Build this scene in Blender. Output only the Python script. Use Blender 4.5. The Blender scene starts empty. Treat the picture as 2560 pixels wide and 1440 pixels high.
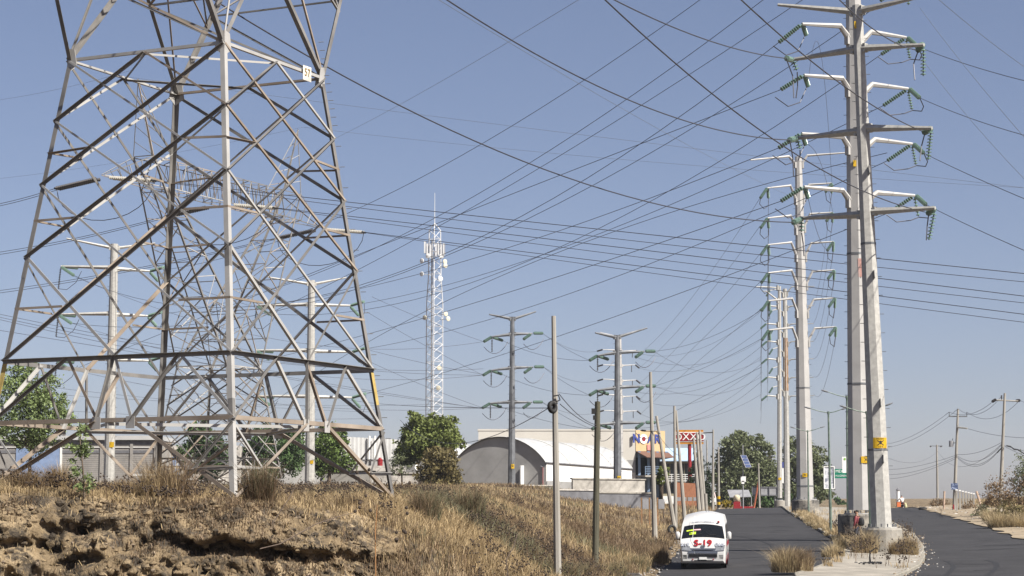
import bpy, bmesh, math, random
import numpy as np
from mathutils import Vector, Matrix
R = math.radians
random.seed(7); np.random.seed(7)
S = bpy.context.scene
COL = S.collection

# ------------------------------------------------------------------ camera, sky, sun, exposure
CAMZ, FPX, PITCH = 1.7, 5200.0, 0.110
cam = bpy.data.cameras.new('camera'); camo = bpy.data.objects.new('camera', cam); COL.objects.link(camo)
cam.sensor_width = 36.0; cam.lens = 36.0*FPX/2560.0; cam.clip_start = 0.5; cam.clip_end = 6000
camo.location = (0, 0, CAMZ); camo.rotation_euler = (math.pi/2+PITCH, 0, 0)
S.camera = camo
SUN_EL, SUN_PHI = R(46), R(38)          # elevation; angle from due right towards the viewer
sd = Vector((math.cos(SUN_EL)*math.cos(SUN_PHI), -math.cos(SUN_EL)*math.sin(SUN_PHI), math.sin(SUN_EL)))
w = bpy.data.worlds.new('World'); S.world = w; w.use_nodes = True
wn = w.node_tree; bg = wn.nodes['Background']
sky = wn.nodes.new('ShaderNodeTexSky'); sky.sky_type = 'NISHITA'; sky.sun_disc = False
sky.sun_elevation = SUN_EL; sky.sun_rotation = math.atan2(sd.x, sd.y)
sky.altitude = 2600; sky.air_density = 1.05; sky.dust_density = 8.0; sky.ozone_density = 6.0
gm = wn.nodes.new('ShaderNodeGamma'); gm.inputs[1].default_value = 0.841
tint = wn.nodes.new('ShaderNodeMix'); tint.data_type = 'RGBA'; tint.blend_type = 'MULTIPLY'; tint.inputs[0].default_value = 1.0
tint.inputs[7].default_value = (1.48, 1.20, 1.13, 1)
wn.links.new(sky.outputs[0], gm.inputs[0]); wn.links.new(gm.outputs[0], tint.inputs[6])
wn.links.new(tint.outputs[2], bg.inputs[0]); bg.inputs[1].default_value = 0.055
sun = bpy.data.lights.new('sun', 'SUN'); sun.energy = 5.0; sun.angle = R(0.55); sun.color = (1.0, 0.95, 0.87)
suno = bpy.data.objects.new('sun', sun); COL.objects.link(suno)
suno.rotation_euler = sd.to_track_quat('Z', 'Y').to_euler()
S.view_settings.view_transform = 'Standard'; S.view_settings.look = 'None'
S.view_settings.exposure = 1.125; S.view_settings.gamma = 1.0; S.view_settings.use_curve_mapping = False

CT, ST = math.cos(PITCH), math.sin(PITCH)
def W(px, py, Y):
    """point on the ray of photo pixel (px,py) at ground distance Y"""
    x = (px-1280)/FPX; y = (720-py)/FPX
    dy = CT-y*ST; dz = ST+y*CT
    k = Y/dy
    return Vector((x*k, Y, CAMZ+dz*k))
def PXM(Y): return FPX/Y

# ------------------------------------------------------------------ noise + terrain
def _h(i, j, k, seed):
    n = (i*374761393 + j*668265263 + k*1274126177 + seed*974634777) & 0xffffffff
    n = ((n ^ (n >> 13))*1274126177) & 0xffffffff
    return ((n ^ (n >> 16)) & 0xffff)/65535.0
def vnoise(x, y, z=0.0, seed=0):
    x, y, z = np.broadcast_arrays(np.asarray(x, float), np.asarray(y, float), np.asarray(z, float))
    i, j, k = (np.floor(a).astype(np.int64) for a in (x, y, z))
    u, v, t = x-i, y-j, z-k
    u, v, t = (a*a*(3-2*a) for a in (u, v, t))
    def c(a, b, d): return _h(i+a, j+b, k+d, seed)
    x00 = c(0,0,0)*(1-u)+c(1,0,0)*u; x10 = c(0,1,0)*(1-u)+c(1,1,0)*u
    x01 = c(0,0,1)*(1-u)+c(1,0,1)*u; x11 = c(0,1,1)*(1-u)+c(1,1,1)*u
    return ((x00*(1-v)+x10*v)*(1-t)+(x01*(1-v)+x11*v)*t)*2-1
def fbm(x, y, z=0.0, o=4, seed=0):
    r = 0; a = 0.5; f = 1.0
    for k in range(o):
        r = r+a*vnoise(np.asarray(x)*f, np.asarray(y)*f, np.asarray(z)*f, seed+k); a *= 0.5; f *= 2.03
    return r
def sst(t): t = np.clip(t, 0, 1); return t*t*(3-2*t)
def low(Y): return np.interp(Y, [-60,0,40,76,83,103,150,200,215,245,280,400,700,1500,4000],
                             [0,0,-.3,-.5,-.39,.22,1.45,2.66,2.74,2.45,2.4,3.6,6.2,10.5,17])
def XL(Y): return np.interp(Y, [-60,0,83,200,260,400], [-11,-4,5.75,19.6,27,44])
def XR(Y): return np.interp(Y, [-60,40,70,78,85,95,107,176,240,300], [6,8,9.5,10.5,12.5,15.1,16.8,23.3,30,37])
def RL(Y): return np.interp(Y, [-60,60,77,88,95,107,125,148,175,245,300], [7,11,13.8,17.1,18.7,21,24,27,30,39,47])
def RR(Y): return np.interp(Y, [-60,60,77,95,115,158,180,245,300], [15,19,22,25.5,28.3,34,36.5,45,53])
def face_s(X, Y):
    Yf = np.interp(X, [-30,-6,-2,2,10], [44.4,44.4,46.0,52,60])
    wf = np.interp(X, [-30,-6,-2,1,6], [2.6,2.6,5,14,16])
    return sst(np.minimum((XL(Y)-X)/np.interp(Y, [60,90,150,200], [6,10,19,26]), (Y-Yf)/wf))
def ground(X, Y, noise=True):
    X = np.asarray(X, float); Y = np.asarray(Y, float)
    a, b, c, d = XL(Y), XR(Y), RL(Y), RR(Y)
    cr = np.where(X < b, -.025*(b-np.maximum(X, a)),
         np.where(X < c, -.15*(X-b)/np.maximum(c-b, .1),
         np.where(X < d, -.15+.15*(X-c)/np.maximum(d-c, .1), np.minimum(.05*(X-d), 1.6))))
    zl = low(Y)+cr
    zh = 2.0+.0175*(np.minimum(Y, 320)-50)-.06*(np.clip(X, -25, 8)+6)*np.clip((62-Y)/14, 0, 1)
    zh = np.where(Y > 320, zh+(low(Y)-low(320))*np.clip((Y-320)/300, 0, 1), zh)
    s = face_s(X, Y)
    z = zl*(1-s)+zh*s
    if noise:
        off = np.clip(np.maximum(a-X, X-d)/3.0, 0, 1)
        z = z+off*(.16*fbm(X*.35, Y*.35, 0, 3, 5)+.5*fbm(X*.03, Y*.03, 0, 2, 9)*np.clip((Y-60)/80, 0, 1))
    return z
def gz(x, y): return float(ground(x, y))
def onground(px, Y, dz=0.0):
    """ground point in photo column px at distance Y"""
    x = (px-1280)/FPX*Y
    for _ in range(4):
        z = gz(x, Y); f = Y*CT+(z-CAMZ)*ST; x = (px-1280)/FPX*f
    return Vector((x, Y, gz(x, Y)+dz))

# ------------------------------------------------------------------ materials
MATS = {}
def mat(name, col, rough=.7, metal=0.0, var=.15, scale=3.0, col2=None, bump=0.0, bscale=None, island=0.0, detail=6, spec=.3, thr=None, coord='Object', stretch=None):
    if name in MATS: return MATS[name]
    col = [c*.80 for c in col]; col2 = [c*.80 for c in col2] if col2 else None
    m = bpy.data.materials.new(name); m.use_nodes = True; MATS[name] = m
    nt = m.node_tree; N = nt.nodes; L = nt.links
    b = N['Principled BSDF']; b.inputs['Roughness'].default_value = rough; b.inputs['Metallic'].default_value = metal
    b.inputs['Specular IOR Level'].default_value = spec
    tc = N.new('ShaderNodeTexCoord')
    src = tc.outputs[coord]
    if stretch:
        mp = N.new('ShaderNodeMapping'); mp.inputs['Scale'].default_value = stretch; L.new(src, mp.inputs[0]); src = mp.outputs[0]
    nz = N.new('ShaderNodeTexNoise'); nz.inputs['Scale'].default_value = scale; nz.inputs['Detail'].default_value = detail; nz.inputs['Roughness'].default_value = .62
    L.new(src, nz.inputs['Vector'])
    ramp = N.new('ShaderNodeValToRGB'); L.new(nz.outputs['Fac'], ramp.inputs[0])
    lo, hi = thr or (.3, .7)
    ramp.color_ramp.elements[0].position = lo; ramp.color_ramp.elements[1].position = hi
    c1 = [c*(1-var) for c in col]; c2 = list(col2) if col2 else [min(1, c*(1+var)) for c in col]
    ramp.color_ramp.elements[0].color = (*c1, 1); ramp.color_ramp.elements[1].color = (*c2, 1)
    out = ramp.outputs[0]
    if island:
        g = N.new('ShaderNodeNewGeometry'); hs = N.new('ShaderNodeHueSaturation')
        mr = N.new('ShaderNodeMapRange'); mr.inputs[3].default_value = 1-island; mr.inputs[4].default_value = 1+island
        L.new(g.outputs['Random Per Island'], mr.inputs[0]); L.new(mr.outputs[0], hs.inputs['Value']); L.new(out, hs.inputs['Color'])
        out = hs.outputs[0]
    L.new(out, b.inputs['Base Color'])
    if bump:
        n2 = N.new('ShaderNodeTexNoise'); n2.inputs['Scale'].default_value = bscale or scale*6; n2.inputs['Detail'].default_value = 5
        L.new(src, n2.inputs['Vector'])
        bp = N.new('ShaderNodeBump'); bp.inputs['Strength'].default_value = bump; bp.inputs['Distance'].default_value = .05
        L.new(n2.outputs['Fac'], bp.inputs['Height']); L.new(bp.outputs[0], b.inputs['Normal'])
    return m
def leafmat(name, col, var=.35):
    if name in MATS: return MATS[name]
    m = mat(name, col, .55, 0, .25, 1.2, island=var, spec=.25)
    nt = m.node_tree; N = nt.nodes; L = nt.links; b = N['Principled BSDF']
    tr = N.new('ShaderNodeBsdfTranslucent'); mx = N.new('ShaderNodeMixShader'); mx.inputs[0].default_value = .28
    src = b.inputs['Base Color'].links[0].from_socket
    L.new(src, tr.inputs['Color']); L.new(b.outputs[0], mx.inputs[1]); L.new(tr.outputs[0], mx.inputs[2])
    L.new(mx.outputs[0], N['Material Output'].inputs[0])
    return m
M_GALV = mat('galvanised_steel', (.33,.33,.34), .5, .25, .2, 1.3, bump=.1)
M_LATT = mat('weathered_shaded_lattice_steel', (.18,.175,.17), .55, .15, .3, .9, col2=(.27,.255,.235))  # general dull steel; also stands in for shade on the braces rising right
M_LATR = mat('rust_tinted_lattice_steel', (.26,.205,.155), .65, .05, .3, .8, col2=(.38,.32,.26))
M_LATW = mat('pale_lattice_steel', (.40,.39,.37), .5, .1, .15, 1.0)
M_POLE = mat('grey_painted_monopole', (.42,.41,.395), .55, .05, .14, .7, bump=.05)
M_POLE2 = mat('mottled_galvanised_monopole', (.42,.41,.38), .5, .1, .2, 5, bump=.08)
M_POLED = mat('dark_weathering_steel', (.10,.105,.115), .6, .1, .3, .8, col2=(.21,.22,.235))
M_RUST = mat('rusty_steel', (.28,.16,.08), .8, 0, .4, 3)
M_CONC = mat('poured_concrete', (.30,.28,.245), .85, 0, .3, 1.2, bump=.3, bscale=14)
M_CONCP = mat('concrete_post', (.31,.29,.255), .85, 0, .2, 1.0, bump=.2, stretch=(2,2,.3))
M_CONCD = mat('sooty_concrete', (.10,.10,.10), .85, 0, .5, 1.4, col2=(.36,.33,.28), bump=.3, thr=(.4,.66))
M_WOOD = mat('weathered_wood_post', (.085,.08,.055), .85, 0, .35, 2, bump=.3, stretch=(6,6,.4))
M_GLASSI = mat('green_glass_insulator', (.15,.235,.19), .25, 0, .2, 3, spec=.5)
M_BROWNI = mat('brown_porcelain_insulator', (.055,.05,.05), .3, 0, .2, 3)
M_GREYI = mat('pale_grey_insulator', (.45,.43,.38), .5, 0, .2, 3)
M_WIRE = mat('conductor_wire', (.07,.07,.085), .5, .3, .1, 1)
M_WIREL = mat('thin_pale_wire', (.18,.20,.24), .5, .3, .1, 1)
M_BLACK = mat('black_rubber', (.02,.02,.02), .7)
M_DARK = mat('dark_void', (.012,.012,.014), .5)
M_WHITE = mat('white_paint', (.78,.78,.76), .45, 0, .05, 2)
M_YEL = mat('yellow_sign_enamel', (.55,.34,.01), .5, 0, .08, 4)
M_RED = mat('red_paint', (.26,.015,.02), .5, 0, .15, 3)
M_GREENP = mat('green_lamp_post_paint', (.07,.14,.10), .5, .1, .25, 4, col2=(.22,.26,.22))

# ------------------------------------------------------------------ mesh builder
class MB:
    def __init__(s): s.v = []; s.f = []
    def add(s, vs, fs):
        o = len(s.v); s.v += [tuple(v) for v in vs]; s.f += [tuple(i+o for i in f) for f in fs]; return s
    def box(s, c, sx, sy, sz, rz=0.0, M=None):
        vs = []
        for z in (-1,1):
            for x, y in ((-1,-1),(1,-1),(1,1),(-1,1)): vs.append(Vector((x*sx/2, y*sy/2, z*sz/2)))
        m = M or Matrix.Rotation(rz, 4, 'Z')
        return s.add([m @ v + Vector(c) for v in vs], [(3,2,1,0),(4,5,6,7),(0,1,5,4),(1,2,6,5),(2,3,7,6),(3,0,4,7)])
    def tube(s, p0, p1, r0, r1=None, n=8, rot=0.0, caps=True):
        p0 = Vector(p0); p1 = Vector(p1); r1 = r0 if r1 is None else r1
        a = (p1-p0); 
        if a.length < 1e-6: return s
        a.normalize(); ref = Vector((1,0,0)) if abs(a.z) > .9 else Vector((0,0,1))
        u = a.cross(ref).normalized(); v = a.cross(u)
        vs = []
        for p, r in ((p0,r0),(p1,r1)):
            for k in range(n):
                t = rot+2*math.pi*k/n; vs.append(p+u*(math.cos(t)*r)+v*(math.sin(t)*r))
        fs = [(k, k+n, (k+1)%n+n, (k+1)%n) for k in range(n)]
        if caps: fs += [tuple(range(n)), tuple(range(2*n-1, n-1, -1))]
        return s.add(vs, fs)
    def path(s, pts, r, n=6, caps=True):
        """one continuous tube through the points"""
        pts = [Vector(p) for p in pts]; rr = r if isinstance(r, (list, tuple)) else [r]*len(pts)
        vs = []; pu = None
        for i, p in enumerate(pts):
            a = (pts[min(i+1, len(pts)-1)]-pts[max(i-1, 0)]).normalized()
            if pu is None: u = a.cross(Vector((1,0,0)) if abs(a.z) > .9 else Vector((0,0,1))).normalized()
            else: u = (pu-a*pu.dot(a)).normalized()
            pu = u; v = a.cross(u)
            for k in range(n):
                t = 2*math.pi*k/n; vs.append(p+u*(math.cos(t)*rr[i])+v*(math.sin(t)*rr[i]))
        fs = []
        for i in range(len(pts)-1):
            for k in range(n): fs.append((i*n+k, (i+1)*n+k, (i+1)*n+(k+1)%n, i*n+(k+1)%n))
        if caps: fs += [tuple(range(n)), tuple(range(len(vs)-1, len(vs)-n-1, -1))]
        return s.add(vs, fs)
    def angle(s, p0, p1, w, d1, d2, t=.012):
        """L-profile member: heel on the line p0-p1, flanges towards d1 and d2"""
        p0 = Vector(p0); p1 = Vector(p1); a = (p1-p0).normalized()
        d1 = Vector(d1); d2 = Vector(d2)
        d1 = (d1-a*d1.dot(a)).normalized(); d2 = (d2-a*d2.dot(a)-d1*d2.dot(d1)).normalized()
        pr = [(0,0),(w,0),(w,t),(t,t),(t,w),(0,w)]
        vs = [p+d1*x+d2*y for p in (p0,p1) for x, y in pr]
        fs = [(k, (k+1)%6, (k+1)%6+6, k+6) for k in range(6)]+[(5,4,3,0),(3,2,1,0),(6,9,10,11),(6,7,8,9)]
        return s.add(vs, fs)
    def lathe(s, p0, axis, prof, n=10):
        """prof: list of (dist along axis, radius)"""
        p0 = Vector(p0); a = Vector(axis).normalized()
        u = a.cross(Vector((1,0,0)) if abs(a.z) > .9 else Vector((0,0,1))).normalized(); v = a.cross(u)
        vs = [p0+a*d+u*(math.cos(2*math.pi*k/n)*r)+v*(math.sin(2*math.pi*k/n)*r) for d, r in prof for k in range(n)]
        fs = [(i*n+k, (i+1)*n+k, (i+1)*n+(k+1)%n, i*n+(k+1)%n) for i in range(len(prof)-1) for k in range(n)]
        fs += [tuple(range(n)), tuple(range(len(vs)-1, len(vs)-n-1, -1))]
        return s.add(vs, fs)
    def insul(s, p0, p1, r=.13, sp=.15, n=8):
        """string of cap-and-pin discs"""
        p0 = Vector(p0); p1 = Vector(p1); L = (p1-p0).length; k = max(3, int(L/sp)); prof = []
        for i in range(k):
            d = L*(i+.5)/k; h = L/k*.5
            prof += [(d-h*.8, .03), (d-h*.1, r), (d+h*.25, r*.95), (d+h*.3, .035)]
        return s.lathe(p0, p1-p0, [(0,.025)]+prof+[(L,.025)], n)
    def quad(s, a, b, c, d): return s.add([a,b,c,d], [(0,1,2,3)])
    def slab(s, a, b, c, d, t):
        """thin plate: quad a-b-c-d thickened by t backwards along its normal"""
        a, b, c, d = (Vector(q) for q in (a,b,c,d)); n = (b-a).cross(d-a).normalized()*t
        return s.add([a,b,c,d,a-n,b-n,c-n,d-n], [(0,1,2,3),(7,6,5,4),(0,4,5,1),(1,5,6,2),(2,6,7,3),(3,7,4,0)])
    def build(s, name, m, parent=None, smooth=False, root=None):
        me = bpy.data.meshes.new(name)
        o = bpy.data.objects.new(name, me); COL.objects.link(o)
        off = Vector((0,0,0))
        r = parent
        if r is not None:
            while r.parent is not None: r = r.parent
            if r.type == 'EMPTY': off = r.location
            o.parent = parent
        vs = [(v[0]-off.x, v[1]-off.y, v[2]-off.z) for v in s.v]
        me.from_pydata(vs, [], s.f); me.update()
        if smooth: me.polygons.foreach_set('use_smooth', [True]*len(me.polygons))
        me.materials.append(m)
        return o
def thing(name, label, cat, loc, group=None):
    o = bpy.data.objects.new(name, None); COL.objects.link(o); o.location = loc; o.empty_display_size = .3
    o['label'] = label; o['category'] = cat
    if group: o['group'] = group
    return o
def tag(o, label=None, cat=None, group=None, kind=None):
    for k, v in (('label',label),('category',cat),('group',group),('kind',kind)):
        if v: o[k] = v
    return o
def npmesh(name, V, F, m, parent=None, mats=None, mi=None):
    """V Nx3, F Mx3/Mx4 int arrays"""
    me = bpy.data.meshes.new(name); V = np.asarray(V, np.float32); F = np.asarray(F, np.int32); k = F.shape[1]
    me.vertices.add(len(V)); me.vertices.foreach_set('co', V.ravel())
    me.loops.add(F.size); me.loops.foreach_set('vertex_index', F.ravel())
    me.polygons.add(len(F)); me.polygons.foreach_set('loop_start', np.arange(len(F), dtype=np.int32)*k)
    me.update(calc_edges=True)
    for q in (mats or [m]): me.materials.append(q)
    if mi is not None: me.polygons.foreach_set('material_index', np.asarray(mi, np.int32))
    o = bpy.data.objects.new(name, me); COL.objects.link(o)
    if parent is not None: o.parent = parent
    return o
def text_mesh(name, body, size, m, parent, M, extrude=.004, align='CENTER', bold=0.0):
    cu = bpy.data.curves.new(name, 'FONT'); cu.body = body; cu.size = size; cu.align_x = align; cu.align_y = 'CENTER'; cu.extrude = extrude; cu.resolution_u = 3; cu.offset = bold
    t = bpy.data.objects.new(name+'_tmp', cu); COL.objects.link(t)
    me = bpy.data.meshes.new_from_object(t.evaluated_get(bpy.context.evaluated_depsgraph_get()))
    bpy.data.objects.remove(t)
    me.transform(M); me.name = name; me.materials.clear(); me.materials.append(m)
    o = bpy.data.objects.new(name, me); COL.objects.link(o); o.parent = parent
    return o

# ------------------------------------------------------------------ ground sheet (one mesh), roads, median
def ground_mat():
    m = bpy.data.materials.new('dry_soil'); m.use_nodes = True; nt = m.node_tree; N = nt.nodes; L = nt.links
    b = N['Principled BSDF']; b.inputs['Roughness'].default_value = .95; b.inputs['Specular IOR Level'].default_value = .1
    g = N.new('ShaderNodeNewGeometry')
    def noise(sc, d=8, r=.65, vec=None):
        n = N.new('ShaderNodeTexNoise'); n.inputs['Scale'].default_value = sc; n.inputs['Detail'].default_value = d; n.inputs['Roughness'].default_value = r
        L.new(vec or g.outputs['Position'], n.inputs['Vector']); return n.outputs['Fac']
    def ramp(src, stops):
        r = N.new('ShaderNodeValToRGB'); e = r.color_ramp.elements
        e[0].position, e[0].color = stops[0][0], (*stops[0][1], 1); e[1].position, e[1].color = stops[-1][0], (*stops[-1][1], 1)
        for p, c in stops[1:-1]: q = e.new(p); q.color = (*c, 1)
        L.new(src, r.inputs[0]); return r.outputs[0]
    base = ramp(noise(.9), [(.32,(.10,.075,.046)),(.5,(.21,.158,.097)),(.66,(.33,.255,.16))])
    crust = ramp(noise(3.2), [(.3,(.03,.026,.022)),(.7,(.10,.08,.058))])
    fac = ramp(noise(1.7, 9, .72), [(.47,(0,0,0)),(.55,(1,1,1))])
    mx = N.new('ShaderNodeMix'); mx.data_type = 'RGBA'; L.new(fac, mx.inputs[0]); L.new(base, mx.inputs[6]); L.new(crust, mx.inputs[7])
    L.new(mx.outputs[2], b.inputs['Base Color'])
    bp = N.new('ShaderNodeBump'); bp.inputs['Strength'].default_value = .9; bp.inputs['Distance'].default_value = .12
    L.new(noise(7, 9, .7), bp.inputs['Height']); L.new(bp.outputs[0], b.inputs['Normal'])
    return m
M_SOIL = ground_mat()
ys = np.concatenate([np.arange(-60, 30, 10), np.arange(30, 43, 1.0), np.arange(43, 49, .05), np.arange(49, 70, .3), np.arange(70, 260, 1.6), np.geomspace(260, 1600, 40)])
pxs = np.concatenate([np.arange(-2600, -200, 60), np.arange(-200, 1500, 7), np.arange(1500, 2700, 16), np.arange(2700, 5200, 60)])
YY, PP = np.meshgrid(ys, pxs, indexing='ij')
XX = (PP-1280)/FPX*np.maximum(YY, 43)
ZZ = ground(XX, YY)
s_ = face_s(XX, YY); wl = np.clip((-XX+1)/5, 0, 1)*np.clip((49.5-YY)/1.0, 0, 1)*np.clip((YY-43.2)/.8, 0, 1)
m_ = np.clip(4*s_*(1-s_), 0, 1)*wl
lump = fbm(XX*.9, ZZ*1.4, YY*.3, 4, 21)
rid = 1-np.abs(fbm(XX*2.3, ZZ*3.0, YY*.9, 4, 33))*2
led = np.zeros_like(XX)
for x0, x1, z0, sl, dp in ((-10.5,-8.2,1.62,-.03,.5),(-8.3,-7.2,1.35,-.05,.35),(-7.3,-3.9,1.24,-.085,.75),(-3.9,-1.2,.92,-.02,.4),(-12.2,-10.4,1.2,.05,.3),(-9.9,-8.8,.85,.1,.3),(-6.4,-5.2,.7,-.1,.3)):
    inx = np.clip((XX-x0)/.25, 0, 1)*np.clip((x1-XX)/.25, 0, 1)
    zc = z0+sl*(XX-x0)+.10*fbm(XX*2.2, XX*0, 0, 3, 41)
    led += inx*dp*(np.exp(-((ZZ-zc+.16)/.13)**2)-.55*np.exp(-((ZZ-zc-.10)/.10)**2))
pk = np.clip(fbm(XX*2.4, ZZ*3.6, YY*.5, 4, 27)-.10, 0, 1)
YD = YY+m_*(.55*lump-.22*np.clip(rid, 0, 1)+.9*led+1.5*pk+.28*fbm(XX*6, ZZ*7, YY*1.5, 3, 29))
ZD = ZZ+wl*np.clip(s_*1.2, 0, 1)*(.10*fbm(XX*2.5, YY*2.5, 0, 4, 51))
road = ((XX > XL(YY)-.2) & (XX < XR(YY)+.2)) | ((XX > RL(YY)-.2) & (XX < RR(YY)+.1)) | ((XX >= XR(YY)) & (XX <= RL(YY)))
ZD = ZD-np.where(road & (YY < 300), .06, 0)
ny, nx = XX.shape
idx = np.arange(ny*nx).reshape(ny, nx)
F = np.stack([idx[:-1,:-1], idx[:-1,1:], idx[1:,1:], idx[1:,:-1]], -1).reshape(-1, 4)
gnd = npmesh('ground', np.stack([XX, YD, ZD], -1).reshape(-1, 3), F, M_SOIL)
gnd['kind'] = 'structure'

def asphalt():
    m = mat('asphalt', (.039,.038,.040), .85, 0, .25, .6, bump=.25, bscale=60, coord='Object', spec=.25)
    nt = m.node_tree; N = nt.nodes; L = nt.links; b = N['Principled BSDF']
    src = b.inputs['Base Color'].links[0].from_socket
    g = N.new('ShaderNodeNewGeometry'); mp = N.new('ShaderNodeMapping'); mp.inputs['Scale'].default_value = (.16, 1.0, 1); L.new(g.outputs['Position'], mp.inputs[0])
    n = N.new('ShaderNodeTexNoise'); n.inputs['Scale'].default_value = .55; n.inputs['Detail'].default_value = 4; L.new(mp.outputs[0], n.inputs['Vector'])
    r = N.new('ShaderNodeValToRGB'); r.color_ramp.elements[0].position = .56; r.color_ramp.elements[1].position = .62
    L.new(n.outputs['Fac'], r.inputs[0])
    mx = N.new('ShaderNodeMix'); mx.data_type = 'RGBA'; L.new(r.outputs[0], mx.inputs[0]); L.new(src, mx.inputs[6]); mx.inputs[7].default_value = (.026,.0255,.027,1)
    L.new(mx.outputs[2], b.inputs['Base Color'])
    return m
M_ASPH = asphalt()
def strip(name, fa, fb, y0, y1, step, n, m, dz, noise_edge=0.0, rough=False):
    yy = np.arange(y0, y1+step/2, step); V = []
    for y in yy:
        a, b_ = float(fa(y)), float(fb(y))
        if noise_edge: a += noise_edge*float(fbm(y*.8, 0, 0, 3, 3)); b_ += noise_edge*float(fbm(y*.8, 9, 0, 3, 4))
        for k in range(n+1):
            x = a+(b_-a)*k/n; V.append((x, y, float(ground(x, y, rough))+dz))
    V = np.array(V); k = n+1; i = np.arange(len(yy)*k).reshape(len(yy), k)
    F = np.stack([i[:-1,:-1], i[:-1,1:], i[1:,1:], i[1:,:-1]], -1).reshape(-1, 4)
    o = npmesh(name, V, F, m); o['kind'] = 'structure'; return o
strip('left_road', XL, XR, 30, 260, 1.0, 8, M_ASPH, .01, .25)
strip('right_road', RL, RR, 30, 290, 1.0, 8, M_ASPH, .014, .2)
M_DIRT = mat('pale_dirt', (.30,.245,.175), .95, 0, .25, .5, bump=.4, bscale=8, spec=.1)
strip('right_shoulder', lambda y: RR(y)-.4, lambda y: RR(y)+7+1.5*math.sin(y*.13), 60, 290, 1.6, 14, M_DIRT, .07, 0.8, True)
M_WALK = mat('median_concrete', (.29,.265,.225), .9, 0, .3, .8, bump=.2, bscale=9)
M_KERB = mat('kerb_concrete', (.26,.24,.20), .9, 0, .3, 2.0, bump=.2)
strip('median_pavement', XR, RL, 66, 250, 1.0, 6, M_WALK, .14)
def kerb(name, f, sgn):
    yy = np.arange(66, 250.5, 1.0); b = MB()
    P = [(float(f(y)), y, float(ground(float(f(y)), y, False))) for y in yy]
    prof = [(-.01,-.12),(-.01,.13),(.02,.155),(.14,.155),(.15,.10)]
    for x, y, z in P: b.v += [(x+sgn*dx, y, z+dz) for dx, dz in prof]
    for i in range(len(P)-1):
        for k in range(4):
            a = i*5+k; b.f.append((a, a+1, a+6, a+5))
    o = b.build(name, M_KERB); o['kind'] = 'structure'
kerb('left_kerb', XR, 1); kerb('right_kerb', RL, -1)
# curved black tyre marks and repair seams on the carriageways
M_TYREM = mat('tyre_rubber_mark', (.022,.022,.024), .8)
M_TAR = mat('tar_patch', (.026,.0255,.027), .8, 0, .2, 2)
def mark(name, pts, wd, dz=.02):
    b = MB(); pts = [Vector((p[0], p[1], 0)) for p in pts]
    for i, p in enumerate(pts):
        a = (pts[min(i+1, len(pts)-1)]-pts[max(i-1, 0)]).normalized(); n = Vector((-a.y, a.x, 0))*wd/2
        for q in (p-n, p+n): b.v.append((q.x, q.y, float(ground(q.x, q.y, False))+dz))
    b.f = [(2*i, 2*i+1, 2*i+3, 2*i+2) for i in range(len(pts)-1)]
    o = b.build(name, M_TAR if name == 'tar_patch' else M_TYREM); o['kind'] = 'structure'
for cx, rr, nm in ((15.9, 3.6, 'tyre_mark'), (17.5, 3.9, 'tyre_mark')):
    mark(nm, [(cx+rr*.9*math.sin(t*.1), 78+t*1.25-.02*t*t) for t in range(0, 17)], .22)
mark('tyre_mark', [(12.0+1.6*math.sin(t*.16), 96+t*1.9) for t in range(0, 18)], .14)

rp = random.Random(5)
for k in range(34):
    y = rp.uniform(88, 170); x = float(XL(y))+rp.uniform(1.2, float(XR(y)-XL(y))-1.0); L_ = rp.uniform(.6, 2.6)
    mark('tar_patch', [(x-L_/2+L_*t/4, y+.18*math.sin(t*1.7+k)) for t in range(5)], rp.uniform(.12, .5), .016)
for k in range(10):
    y = rp.uniform(84, 150); x = float(RL(y))+rp.uniform(1, 5); L_ = rp.uniform(.8, 2.4)
    mark('tar_patch', [(x-L_/2+L_*t/4, y+.2*math.sin(t*1.3+k)) for t in range(5)], rp.uniform(.1, .35), .02)
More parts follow.
